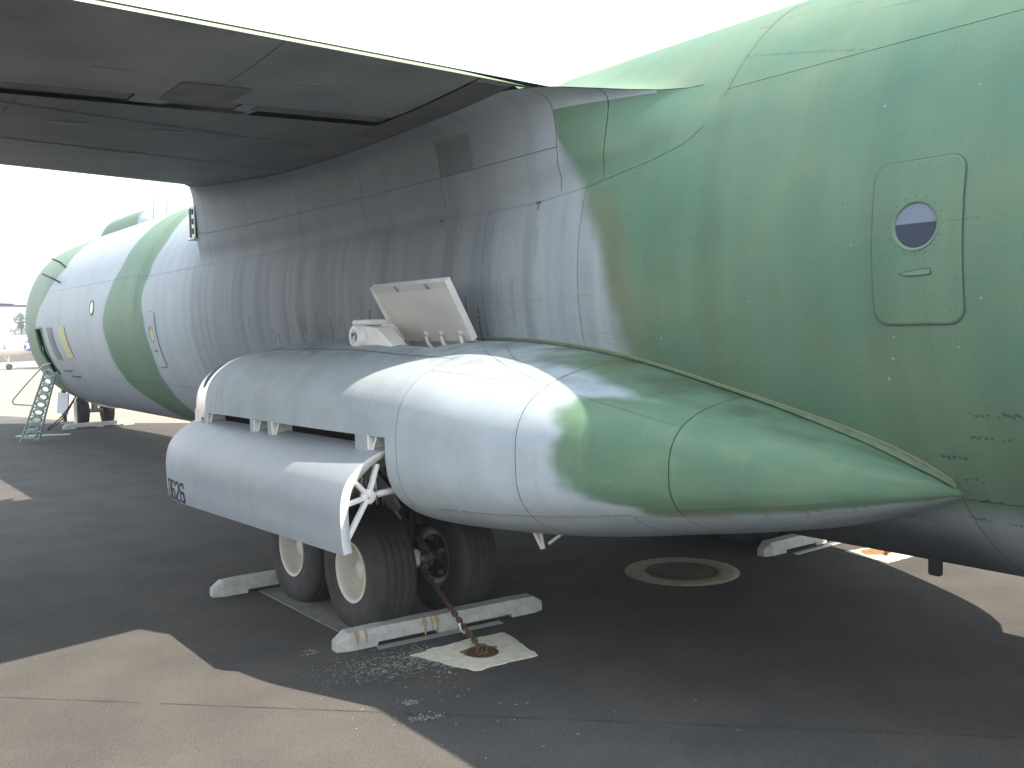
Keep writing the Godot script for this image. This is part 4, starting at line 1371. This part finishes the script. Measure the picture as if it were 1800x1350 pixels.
# ------------------------------------------------------------------ things on the ground
func wheel_stop(at_p: Vector3, turn: float, ln: float, label: String) -> Node3D:
	var t := thing("wheel_stop", label, "wheel stop", at_p, turn, "concrete wheel stops chocking the aircraft")
	var st := new_st()
	st.set_smooth_group(-1)
	# section across (local z) with bevelled top edges; ends sloped in plan and top; two drain notches below
	var L := ln / 2.0
	var sec := func(x: float, w: float, h: float, y0: float) -> Array:
		return [Vector3(x, y0, -w), Vector3(x, y0, w), Vector3(x, h * 0.72, w * 0.97), Vector3(x, h, w * 0.72), Vector3(x, h, -w * 0.72), Vector3(x, h * 0.72, -w * 0.97)]
	var xs := [[-L, 0.05, 0.085, 0.0], [-L + 0.1, 0.088, 0.145, 0.0], [-0.66, 0.09, 0.15, 0.0], [-0.655, 0.09, 0.15, 0.035], [-0.1, 0.09, 0.15, 0.035], [-0.095, 0.09, 0.15, 0.0], [0.1, 0.09, 0.15, 0.0], [0.105, 0.09, 0.15, 0.035], [0.655, 0.09, 0.15, 0.035], [0.66, 0.09, 0.15, 0.0], [L - 0.1, 0.088, 0.145, 0.0], [L, 0.05, 0.085, 0.0]]
	for i in xs.size() - 1:
		var a: Array = sec.call(xs[i][0], xs[i][1], xs[i][2], xs[i][3])
		var b: Array = sec.call(xs[i + 1][0], xs[i + 1][1], xs[i + 1][2], xs[i + 1][3])
		var c := Vector3((xs[i][0] + xs[i + 1][0]) / 2.0, 0.07, 0)
		for q in 6: quad(st, a[q], a[(q + 1) % 6], b[(q + 1) % 6], b[q], c)
	for e in [0, xs.size() - 1]:
		var a: Array = sec.call(xs[e][0], xs[e][1], xs[e][2], xs[e][3])
		for q in range(1, 5): tri(st, a[0], a[q], a[q + 1], Vector3.ZERO + Vector3(0, 0.07, 0))
	put("concrete_bar", st, M.concrete, t)
	return t

func blob(st: SurfaceTool, c: Vector3, rx: float, rz: float, rng: RandomNumberGenerator, n := 9, rough := 0.4, h := 0.0) -> void:
	st.set_smooth_group(-1)
	var p := []
	var r1 := 1.0
	for i in n:
		r1 = lerpf(r1, rng.randf_range(1.0 - rough, 1.0 + rough), 0.7)
		var a := TAU * i / n
		p.append(c + Vector3(cos(a) * rx * r1, 0, sin(a) * rz * r1))
	for i in n: tri(st, c + Vector3(0, h, 0), p[i], p[(i + 1) % n], c + Vector3(0, -1, 0))

func slab_poly(st: SurfaceTool, pts: Array, h: float) -> void:   # a flat piece with straight sides, on the ground
	st.set_smooth_group(-1)
	var c := Vector3.ZERO
	for p in pts: c += p / pts.size()
	for i in pts.size():
		var a: Vector3 = pts[i]
		var b: Vector3 = pts[(i + 1) % pts.size()]
		tri(st, c + Vector3(0, h, 0), a + Vector3(0, h, 0), b + Vector3(0, h, 0), c + Vector3(0, -1, 0))
		quad(st, a, b, b + Vector3(0, h, 0), a + Vector3(0, h, 0), c)

func ragged(pts: Array, amp: float, rng: RandomNumberGenerator, n := 9) -> Array:
	var o := []
	for i in pts.size():
		var a: Vector3 = pts[i]
		var b: Vector3 = pts[(i + 1) % pts.size()]
		for e in n:
			var k2 := amp if e > 0 else amp * 0.5
			o.append(a.lerp(b, float(e) / n) + Vector3(rng.randf_range(-k2, k2), 0, rng.randf_range(-k2, k2)))
	return o

func chain(a: Vector3, b: Vector3, label: String, sag := 0.0) -> void:
	var t := thing("tie_down_chain", label, "chain")
	var n := int(a.distance_to(b) / 0.047)
	for i in n:
		var u := (i + 0.5) / n
		var p := a.lerp(b, u) - Vector3(0, sag * sin(PI * u), 0)
		var d := (b - a).normalized()
		var x := d.cross(Vector3.UP).normalized()
		if i % 2: x = x.cross(d).normalized()
		x = x.rotated(d, 0.5)
		var pts := []
		for k2 in 14:
			var q := TAU * k2 / 14.0
			pts.append(p + x * cos(q) * 0.018 + d * (sin(q) * 0.018 + signf(sin(q)) * 0.016))
		var st := new_st()
		tube(st, pts, 0.0078, 6, true)
		put("chain_link", st, M.rust, t)
	var st := new_st()
	var m := a.lerp(b, 0.68)
	tube(st, [m + Vector3(-0.03, -0.01, 0.03), m + Vector3(-0.035, -0.06, 0.05), m + Vector3(0.0, -0.09, 0.06)], 0.014, 8)
	put("chain_hook", st, M.galvanised, t)

func build_ground_things() -> void:
	var rng := RandomNumberGenerator.new()
	rng.seed = 11
	# stops
	wheel_stop(Vector3(-2.53, 0, 0.83), -0.075, 2.02, "pale concrete wheel stop behind the near main wheels, with rust stains under the chain")
	wheel_stop(Vector3(-2.72, 0, -1.50), -0.04, 2.0, "concrete wheel stop in front of the near main wheels, partly hidden by the tyres")
	wheel_stop(Vector3(2.62, 0, 0.95), 0.0, 2.0, "concrete wheel stop under the far side of the belly, seen below the pod")
	wheel_stop(Vector3(0.3, 0, -21.85), 0.07, 2.0, "weathered concrete wheel stop lying behind the nose wheels")
	var st: SurfaceTool
	for q in [[-0.22, 0.05, 0.10], [-0.15, 0.025, 0.07], [-0.10, 0.05, 0.11], [-0.84, 0.045, 0.07], [-0.76, 0.025, 0.06]]:   # rust runs on the near stop
		st = new_st()
		st.set_smooth_group(-1)
		var w: float = q[1] / 2.0
		var x: float = q[0]
		for e in 6:
			var y1: float = 0.104 - q[2] * e / 6.0
			var y0: float = 0.104 - q[2] * (e + 1) / 6.0
			var w1 := w * rng.randf_range(0.45, 1.0) * (1.0 - e * 0.11)
			var w0 := w * rng.randf_range(0.3, 0.9) * (1.0 - e * 0.11)
			quad(st, Vector3(x - w1, y1, 0.0915 + e * 0.0003), Vector3(x + w1, y1, 0.0915 + e * 0.0003), Vector3(x + w0, y0, 0.0918 + e * 0.0003), Vector3(x - w0, y0, 0.0918 + e * 0.0003), Vector3(x, 0.1, 0))
		quad(st, Vector3(x - w, 0.104, 0.0912), Vector3(x + w, 0.104, 0.0912), Vector3(x + w * 0.5, 0.1515, 0.067), Vector3(x - w * 0.9, 0.1515, 0.067), Vector3(x, 0.1, 0))
		put("rust_run", st, M.rust_pale, get_node("wheel_stop"))
	# galvanised strips lying below the notches
	var strip := thing("metal_strip", "thin galvanised metal strip lying on the asphalt along the near wheel stop", "metal strip")
	st = new_st()
	bar(st, Vector3(-3.24, 0.008, 0.935), Vector3(-2.05, 0.008, 1.03), 0.07, 0.012)
	put("strip", st, M.galvanised, strip)
	strip = thing("metal_strip", "thin metal strip lying beside the far wheel stop below the belly", "metal strip")
	st = new_st()
	bar(st, Vector3(1.95, 0.008, 1.16), Vector3(3.0, 0.008, 1.14), 0.07, 0.012)
	put("strip", st, M.galvanised, strip)
	# pad under the port bogie
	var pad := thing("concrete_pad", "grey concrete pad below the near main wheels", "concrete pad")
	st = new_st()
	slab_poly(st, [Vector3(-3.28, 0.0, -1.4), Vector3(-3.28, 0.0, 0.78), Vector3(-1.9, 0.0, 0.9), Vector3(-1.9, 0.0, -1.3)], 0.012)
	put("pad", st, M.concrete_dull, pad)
	# tie-down patches
	var tp := thing("tie_down_patch", "cream concrete patch with a recessed anchor behind the near wheel stop", "concrete patch", Vector3.ZERO, 0.0, "concrete tie-down patches")
	st = new_st()
	slab_poly(st, ragged([Vector3(-3.12, 0, 1.25), Vector3(-2.93, 0, 1.88), Vector3(-2.34, 0, 1.91), Vector3(-2.2, 0, 1.28), Vector3(-2.55, 0, 1.22)], 0.016, rng), 0.006)
	put("patch", st, M.concrete_cream, tp)
	st = new_st()
	lathe(st, at(Vector3(-2.645, 0.004, 1.575)), [[0.135, 0.003], [0.13, 0.0075], [0.112, 0.0065], [0.105, 0.004], [0.0, 0.003]], 28)
	put("anchor_cup", st, M.rust, tp)
	st = new_st()
	blob(st, Vector3(-2.65, 0.0075, 1.53), 0.16, 0.10, rng, 22, 0.25)
	put("rust_ring", st, M.rust_stain, tp)
	st = new_st()
	var hook := []
	for i in 12: hook.append(Vector3(-2.645 + 0.05 * cos(TAU * i / 12.0), 0.03 + 0.035 * sin(TAU * i / 12.0), 1.575))
	tube(st, hook, 0.012, 8, true)
	put("anchor_ring", st, M.rust, tp)
	tp = thing("tie_down_patch", "sunlit cream concrete patch with rusty hardware beyond the belly", "concrete patch", Vector3.ZERO, 0.0, "concrete tie-down patches")
	st = new_st()
	slab_poly(st, ragged([Vector3(2.48, 0, 1.44), Vector3(2.36, 0, 2.05), Vector3(2.84, 0, 2.06), Vector3(3.2, 0, 1.6)], 0.012, rng), 0.006)
	put("patch", st, M.concrete_cream, tp)
	st = new_st()
	blob(st, Vector3(2.75, 0.0075, 1.7), 0.2, 0.13, rng, 14, 0.4)
	put("rust_ring", st, M.rust_stain, tp)
	chain(Vector3(2.62, 0.02, 1.86), Vector3(2.95, 0.03, 1.72), "short heap of rusty chain on the sunlit concrete patch", 0.0)
	chain(Vector3(-2.5, 0.47, 0.46), Vector3(-2.645, 0.03, 1.56), "rusty tie-down chain running from the near axle over the wheel stop to its anchor", 0.015)
	# spilled cement round the near patch
	st = new_st()
	for i in 1700:
		var a := rng.randf()
		var c := Vector3(lerpf(-2.9, -4.0, pow(a, 1.3)) + rng.randfn(0, 0.06), 0.0055, lerpf(1.45, 1.25, a) + rng.randfn(0, 0.17))
		if c.x > -3.0 and c.z > 1.9: continue
		var r := rng.randf_range(0.0015, 0.009) * (1.3 - a)
		blob(st, c, r * rng.randf_range(1.0, 2.2), r, rng, 7)
	for i in 40:
		var c := Vector3(rng.randf_range(-4.2, -3.0), 0.0055, rng.randf_range(1.6, 3.4))
		var r := rng.randf_range(0.002, 0.006)
		blob(st, c, r * rng.randf_range(1.0, 2.5), r, rng, 6)
	for q in [[-3.62, 2.08], [-3.64, 2.12], [-3.75, 2.36], [-3.7, 2.4], [-3.62, 2.42], [-3.72, 0.7], [-3.68, 0.62]]:
		for i in 26: blob(st, Vector3(q[0] + rng.randfn(0, 0.035), 0.0055, q[1] + rng.randfn(0, 0.022)), rng.randf_range(0.003, 0.012), rng.randf_range(0.002, 0.007), rng, 7)
	for i in 25:
		var c := Vector3(rng.randf_range(-3.0, 1.5), 0.0055, rng.randf_range(1.2, 4.2))
		var r := rng.randf_range(0.002, 0.005)
		blob(st, c, r * rng.randf_range(1.0, 2.5), r, rng, 6)
	var sp := part("cement_splash", done(st), M.splash, self)
	sp.set_meta("kind", "stuff")
	sp.set_meta("label", "pale cement splashes spattered on the asphalt round the near wheel stop")
	sp.set_meta("category", "splash")
	# manhole
	var mh := thing("manhole", "round rusty manhole cover set in a worn tan concrete ring below the pod", "manhole", Vector3(0.47, 0, 0.83))
	st = new_st()
	lathe(st, at(Vector3.ZERO), [[0.60, 0.0], [0.592, 0.007], [0.5, 0.009], [0.4, 0.0085], [0.385, 0.002]], 64)
	put("concrete_ring", st, M.manhole_ring, mh)
	st = new_st()
	lathe(st, at(Vector3.ZERO), [[0.383, 0.003], [0.375, 0.008], [0.345, 0.008], [0.34, 0.005]], 64)
	put("iron_frame", st, M.iron, mh)
	st = new_st()
	lathe(st, at(Vector3.ZERO), [[0.336, 0.003], [0.33, 0.0075], [0.0, 0.0075]], 64)
	put("iron_cover", st, M.iron, mh)
	st = new_st()
	for i in 9:
		bar(st, Vector3(-0.26, 0.009, -0.24 + i * 0.06), Vector3(0.26, 0.009, -0.24 + i * 0.06), 0.02, 0.006, Vector3.UP, 0.002)
	put("cover_rib", st, M.iron, mh)

	st = new_st()
	st.set_smooth_group(-1)
	var jd := Vector3(0.701, 0, 0.713)
	for e in 80:
		var p0 := Vector3(-5.55, 0.004, 0.41) + jd * (e * 0.16 - 4.0)
		var p1 := p0 + jd * 0.16
		if e % 11 == 7: continue
		var n0 := Vector3(jd.z, 0, -jd.x)
		var w0 := 0.003 + 0.002 * sin(e * 1.7)
		quad(st, p0 - n0 * w0, p1 - n0 * 0.003, p1 + n0 * 0.003, p0 + n0 * w0, p0 - Vector3(0, 1, 0))
	struct("paving_joint", done(st), M.joint)
	# crew ladder with its handrail
	var ld := thing("crew_ladder", "pale green metal boarding ladder leaning up to the open crew door", "ladder")
	var b0 := Vector3(-2.28, 0.0, -19.05)
	var b1 := Vector3(-1.95, 0.0, -18.6)
	var t0 := Vector3(-1.92, 1.86, -17.55)
	var t1 := Vector3(-1.80, 1.74, -17.1)
	for e in [[b0, t0], [b1, t1]]:
		st = new_st()
		bar(st, e[0], e[1], 0.035, 0.05)
		put("side_rail", st, M.ladder_green, ld)
	for i in 9:
		var u: float = 0.06 + i * 0.108
		st = new_st()
		var a: Vector3 = b0.lerp(t0, u)
		var c: Vector3 = b1.lerp(t1, u)
		bar(st, a, c, 0.05, 0.03)
		put("rung", st, M.ladder_green, ld)
		st = new_st()   # ring-shaped lightening hole between two rungs
		var m := (b0.lerp(t0, u + 0.054) + b1.lerp(t1, u + 0.054)) / 2.0
		var ax := (c - a).normalized()
		var ay := (t0 - b0).normalized()
		var pts := []
		for k2 in 14: pts.append(m + ax * cos(TAU * k2 / 14.0) * 0.17 + ay * sin(TAU * k2 / 14.0) * 0.095)
		tube(st, pts, 0.028, 6, true)
		put("web", st, M.ladder_green, ld)
	st = new_st()
	tube(st, [Vector3(-1.85, 2.0, -17.3), Vector3(-2.0, 1.96, -17.35), Vector3(-2.3, 1.5, -17.9), Vector3(-2.52, 1.14, -18.3), Vector3(-2.54, 1.06, -18.35), Vector3(-2.5, 1.0, -18.35), Vector3(-2.1, 0.96, -18.2)], 0.018, 8)
	put("handrail", st, M.galvanised, ld)
	# cables from the ladder's foot to the nose
	for q in [0.0, 0.05]:
		st = new_st()
		var pts := []
		for i in 13:
			var u := i / 12.0
			pts.append(Vector3(-1.75, 0.36 - q, -18.4).lerp(Vector3(-0.35, 0.95, -21.6), u) - Vector3(0, (0.10 + q) * sin(PI * u), 0))
		var cb := thing("power_cable", "upper of two dark cables sagging from the ladder to the nose gear" if q == 0.0 else "lower of two dark cables sagging from the ladder to the nose gear", "cable")
		tube(st, pts, 0.02, 6)
		put("cable", st, M.dark, cb)
	var post := thing("support_post", "dark post with a yellow edge standing below the aircraft's nose", "post", Vector3(-0.1, 0, -24.2))
	st = new_st()
	tube(st, [Vector3(0, 0, 0), Vector3(0, 1.3, 0)], 0.055, 12)
	put("post", st, M.dark, post)
	st = new_st()
	bx(st, at(Vector3(-0.07, 0.66, 0.03)), Vector3(0.04, 1.25, 0.06), 0.006)
	put("yellow_guard", st, M.canvas_yellow, post)
	st = new_st()
	bx(st, at(Vector3(0, 0.02, 0)), Vector3(0.4, 0.04, 0.4), 0.01)
	put("foot_plate", st, M.steel, post)
	var slabt := thing("metal_strip", "pale flat board lying on the asphalt beside the crew ladder's foot", "board")
	st = new_st()
	bar(st, Vector3(-2.1, 0.015, -20.6), Vector3(-0.9, 0.015, -20.0), 0.2, 0.03)
	put("board", st, M.concrete, slabt)

# ------------------------------------------------------------------ far things
func build_far() -> void:
	var st := new_st()
	st.set_smooth_group(-1)
	var w := 1500.0
	quad(st, Vector3(-w, 0, -w), Vector3(w, 0, -w), Vector3(w, 0, w), Vector3(-w, 0, w), Vector3(0, -5, 0))
	struct("ground", done(st), M.asphalt)
	# concrete apron ahead of the aircraft, in slabs
	var ap := Node3D.new()
	ap.name = "apron"
	ap.set_meta("kind", "structure")
	add_child(ap)
	var dirx := Vector3(0.68, 0, 0.73)
	var dirz := Vector3(0.73, 0, -0.68)
	var corner := Vector3(-40.0, 0, -66.5)
	st = new_st()
	bx(st, at(Vector3(0, -0.01, 0)), Vector3(7.47, 0.05, 7.47), 0.008)
	var sm := done(st)
	for i in 22:
		for j in 13:
			var o := part("slab", sm, M.apron, ap)
			o.transform = Transform3D(Basis(dirx, Vector3.UP, -dirz), corner + dirx * (i * 7.5 + 3.75) + dirz * (j * 7.5 + 3.75))
	var gr := new_st()
	gr.set_smooth_group(-1)
	quad(gr, Vector3(-900, 0.02, -1400), Vector3(900, 0.02, -1400), Vector3(900, 0.02, -190), Vector3(-900, 0.02, -190), Vector3(0, -5, 0))
	struct("dry_grass_field", done(gr), M.grass)
	st = new_st()
	grid(st, span(-1300, 1300, 40), [0.0, 0.5, 1.0], func(x, v, _b): return Vector3(x, v * (20.0 + 11.0 * sin(x * 0.011) + 7.0 * sin(x * 0.031 + 1.0)) - 1.0, -1150 - v * 90))
	struct("hills", done(st), M.hill)
	jet()
	helicopter()
	tree(Vector3(31.5, 0, -205), 7.5)

func jet() -> void:
	var t := thing("fighter_jet", "white jet fighter with a star roundel parked far beyond the aircraft's nose", "jet")
	var c := Vector3(10.2, 2.15, -84.0)   # roundel
	var fwd := Vector3(-0.97, 0.0, 0.2).normalized()
	var out := Vector3(-fwd.z, 0, fwd.x)   # towards the camera
	if out.z < 0: out = -out
	var tab := [[-9.0, 0.5], [-6.0, 0.85], [0.0, 1.0], [3.0, 0.95], [6.0, 0.7], [9.0, 0.35], [10.5, 0.05]]
	var P := func(u: float, a: float, off := 0.0) -> Vector3:
		var r := cv(tab, u) + off
		return Vector3(c.x, 2.1, c.z) + fwd * u - out * 1.0 + out * (r * cos(a)) + Vector3(0, r * 0.88 * sin(a) + 0.04 * u * 0.2, 0)
	var st := new_st()
	grid(st, span(-9.0, 10.5, 0.4), span(0, TAU, 0.25), func(u, a, _b): return P.call(u, a))
	put("fuselage", st, M.jet_white, t)
	st = new_st()
	grid(st, span(3.0, 7.2, 0.2), span(0, PI, 0.2), func(u, a, _b):
		var kk := sqrt(maxf(0.0, sin(PI * (u - 3.0) / 4.2)))
		return Vector3(c.x, 2.55, c.z) + fwd * u - out * 1.0 + out * (0.45 * kk * cos(a)) + Vector3(0, 0.85 * kk * sin(a), 0))
	put("canopy", st, M.gasket, t)
	st = new_st()
	bx(st, Transform3D(Basis(fwd, Vector3.UP, -out), Vector3(c.x, 3.6, c.z) - fwd * 7.0 - out), Vector3(3.2, 3.2, 0.15), 0.05)
	put("tail_fin", st, M.jet_white, t)
	for s in [1.0, -1.0]:
		st = new_st()
		bx(st, Transform3D(Basis(fwd.rotated(Vector3.UP, 0.5 * s), Vector3.UP, -out.rotated(Vector3.UP, 0.5 * s)), Vector3(c.x, 1.7, c.z) - fwd * 2.5 - out + out * s * 2.6), Vector3(2.6, 0.12, 4.4), 0.04)
		put("wing", st, M.jet_white, t)
	for q in [[1.35, 0.0, 0.28], [-3.0, 1.2, 0.36], [-3.0, -1.2, 0.36]]:
		var p: Vector3 = Vector3(c.x, 0, c.z) + fwd * q[0] - out + out * q[1]
		st = new_st()
		tube(st, [p + Vector3(0, q[2], 0), p + Vector3(0, 1.4, 0)], 0.06, 8)
		bar(st, p + Vector3(0, 0.7, 0), p + Vector3(0, 1.3, 0) + fwd * 0.5, 0.06, 0.06)
		put("gear_leg", st, M.jet_white, t)
		st = new_st()
		lathe(st, Transform3D(Basis(Vector3.UP, out, fwd), p + Vector3(0, q[2], 0)), [[0.0, -0.1], [q[2] * 0.8, -0.1], [q[2], 0.0], [q[2] * 0.8, 0.1], [q[2] * 0.55, 0.11], [q[2] * 0.5, 0.06], [0.0, 0.06]], 20)
		put("wheel", st, M.rubber, t)
	# national insignia: blue disc, white star, bars
	var face := func(u: float, y: float, off: float) -> Vector3: return Vector3(c.x, 2.1 + y, c.z) + fwd * u - out + out * (sqrt(maxf(0.04, 0.98 - y * y)) + off)
	st = new_st()
	grid(st, span(0.001, 0.5, 0.1), span(0, TAU, 0.2), func(r, a, _b): return face.call(r * cos(a), r * sin(a), 0.03))
	put("insignia_disc", st, M.insignia_blue, t)
	st = new_st()
	for i in 10:
		var r0 := 0.49 if i % 2 == 0 else 0.19
		var r1 := 0.19 if i % 2 == 0 else 0.49
		var a0 := PI / 2 + TAU * i / 10.0
		var a1 := PI / 2 + TAU * (i + 1) / 10.0
		tri(st, face.call(0, 0, 0.05), face.call(r0 * cos(a0), r0 * sin(a0), 0.05), face.call(r1 * cos(a1), r1 * sin(a1), 0.05), Vector3(c.x, 2, c.z) - out * 3)
	put("insignia_star", st, M.jet_white, t)
	for s in [1.0, -1.0]:
		st = new_st()
		for e in [[0.5, 1.05, 0.17, 0.20], [0.5, 1.05, -0.20, -0.17], [1.02, 1.05, -0.17, 0.17]]:
			quad(st, face.call(s * e[0], e[2], 0.03), face.call(s * e[1], e[2], 0.03), face.call(s * e[1], e[3], 0.03), face.call(s * e[0], e[3], 0.03), Vector3(c.x, 2, c.z) - out * 3)
		put("insignia_bar", st, M.insignia_blue, t)
	st = new_st()   # the letter E ahead of the roundel
	for e in [[0.0, 0.07, 0.0, 0.4], [-0.25, 0.0, 0.33, 0.4], [-0.2, 0.0, 0.17, 0.23], [-0.25, 0.0, 0.0, 0.07]]:
		quad(st, face.call(2.05 + e[0], e[2] - 0.3, 0.04), face.call(2.05 + e[1], e[2] - 0.3, 0.04), face.call(2.05 + e[1], e[3] - 0.3, 0.04), face.call(2.05 + e[0], e[3] - 0.3, 0.04), Vector3(c.x, 2, c.z) - out * 3)
	put("letter", st, M.gasket, t)

func helicopter() -> void:
	var t := thing("helicopter", "drab helicopter whose long rotor blade reaches into view left of the nose", "helicopter")
	var hub := Vector3(-4.6, 4.75, -53.4)
	var st := new_st()
	for i in 4:
		var dir := Vector3(0.958, 0, 0.27).rotated(Vector3.UP, PI / 2 * i)
		st = new_st()
		bar(st, hub + Vector3(0, 0.0, 0), hub + dir * 9.6 - Vector3(0, 0.34, 0), 0.46, 0.15)
		if i == 0: bar(st, hub + dir * 7.4 - Vector3(0, 0.22, 0), hub + dir * 8.3 - Vector3(0, 0.25, 0), 0.46, 0.16)
		put("rotor_blade", st, M.rotor_paint, t)
	st = new_st()
	lathe(st, at(hub), [[0.3, -0.15], [0.35, 0.0], [0.2, 0.2], [0.0, 0.22]], 16)
	tube(st, [hub, hub - Vector3(0, 1.6, 0)], 0.14, 12)
	put("rotor_hub", st, M.steel, t)
	st = new_st()
	grid(st, span(-5.0, 9.0, 0.4), span(0, TAU, 0.3), func(u, a, _b):
		var r := cv([[-5.0, 0.1], [-4.2, 0.8], [-2.5, 1.2], [1.5, 1.15], [3.0, 0.6], [9.0, 0.2]], u)
		return hub + Vector3(r * cos(a) * 0.9, -2.7 + r * sin(a) + maxf(0.0, u - 1.0) * 0.1, -u))
	put("body", st, M.olive_drab, t)
	for s in [-1.0, 1.0]:
		st = new_st()
		tube(st, [hub + Vector3(s * 0.9, -4.7, -2), hub + Vector3(s * 0.9, -4.7, 3)], 0.05, 8)
		tube(st, [hub + Vector3(s * 0.9, -4.7, -1), hub + Vector3(s * 0.5, -3.5, -1)], 0.05, 8)
		tube(st, [hub + Vector3(s * 0.9, -4.7, 2), hub + Vector3(s * 0.5, -3.5, 2)], 0.05, 8)
		put("skid", st, M.olive_drab, t)

func tree(p: Vector3, h: float) -> void:
	var t := thing("tree", "small dark tree on the horizon behind the white jet fighter", "tree", p)
	var rng := RandomNumberGenerator.new()
	rng.seed = 4
	var st := new_st()
	tube(st, [Vector3.ZERO, Vector3(0.1, h * 0.5, 0), Vector3(0, h * 0.9, 0.1)], 0.2, 8)
	put("trunk", st, M.bark, t)
	st = new_st()
	st.set_smooth_group(-1)
	for i in 750:
		var y := pow(rng.randf(), 0.8)
		var r := 2.3 * pow(sin(PI * clampf(y * 0.9 + 0.08, 0, 1)), 0.6) * (0.65 + 0.35 * sin(y * 17.0 + cos(y * 31.0))) * sqrt(rng.randf())
		var a := rng.randf() * TAU
		var c := Vector3(cos(a) * r, h * (0.1 + y * 0.95), sin(a) * r)
		var u := Vector3(rng.randfn(), rng.randfn(), rng.randfn()).normalized() * 0.22
		var v := Vector3(rng.randfn(), rng.randfn(), rng.randfn()).normalized() * 0.16
		st.add_vertex(c - u); st.add_vertex(c + v); st.add_vertex(c + u)
		st.add_vertex(c - u); st.add_vertex(c + u); st.add_vertex(c - v)
	var o := put("crown", st, M.leaf, t)
	o.set_meta("kind", "stuff")

func _ready() -> void:
	var cam := Camera3D.new()
	cam.name = "camera"
	cam.fov = 43.34
	cam.near = 0.05
	cam.far = 4000.0
	cam.transform = Transform3D(Basis(Vector3(0.796918, -0.019653, 0.603768), Vector3(0.049231, 0.998259, -0.032486), Vector3(-0.602078, 0.055613, 0.796498)), Vector3(-7.0076, 2.5768, 7.815))
	add_child(cam)
	cam.current = true
	var env := Environment.new()
	var sky := Sky.new()
	var sm := ProceduralSkyMaterial.new()
	sm.sky_top_color = Color(0.80, 0.86, 0.92)
	sm.sky_horizon_color = Color(0.97, 0.97, 0.97)
	sm.sky_curve = 0.25
	sm.ground_bottom_color = Color(0.35, 0.33, 0.3)
	sm.ground_horizon_color = Color(0.8, 0.78, 0.74)
	sm.sky_energy_multiplier = 0.85
	sky.sky_material = sm
	env.background_mode = Environment.BG_SKY
	env.sky = sky
	env.tonemap_mode = Environment.TONE_MAPPER_LINEAR
	env.tonemap_exposure = 4.2
	env.sdfgi_enabled = true
	env.ssao_enabled = true
	env.ssil_enabled = true
	env.fog_enabled = true
	env.fog_density = 0.0009
	env.fog_light_color = Color(0.9, 0.93, 0.98)
	var we := WorldEnvironment.new()
	we.name = "world"
	we.environment = env
	add_child(we)
	var sun := DirectionalLight3D.new()
	sun.name = "sun"
	sun.light_energy = 0.88
	sun.light_color = Color(1.0, 0.95, 0.88)
	sun.light_angular_distance = 0.5
	sun.shadow_enabled = true
	add_child(sun)
	sun.look_at_from_position(Vector3(0.49, 1.0, 0.62) * 30.0, Vector3.ZERO, Vector3.UP)

	make_materials()
	build_far()
	plane = thing("cargo_aircraft", "huge green and grey camouflaged cargo aircraft with a high wing and open wheel door", "aircraft")
	build_fuselage()
	build_wing()
	build_fairing()
	build_pod()
	build_door()
	build_gear(-2.54, true)
	build_gear(2.54, false)
	build_nose_gear()
	build_ground_things()
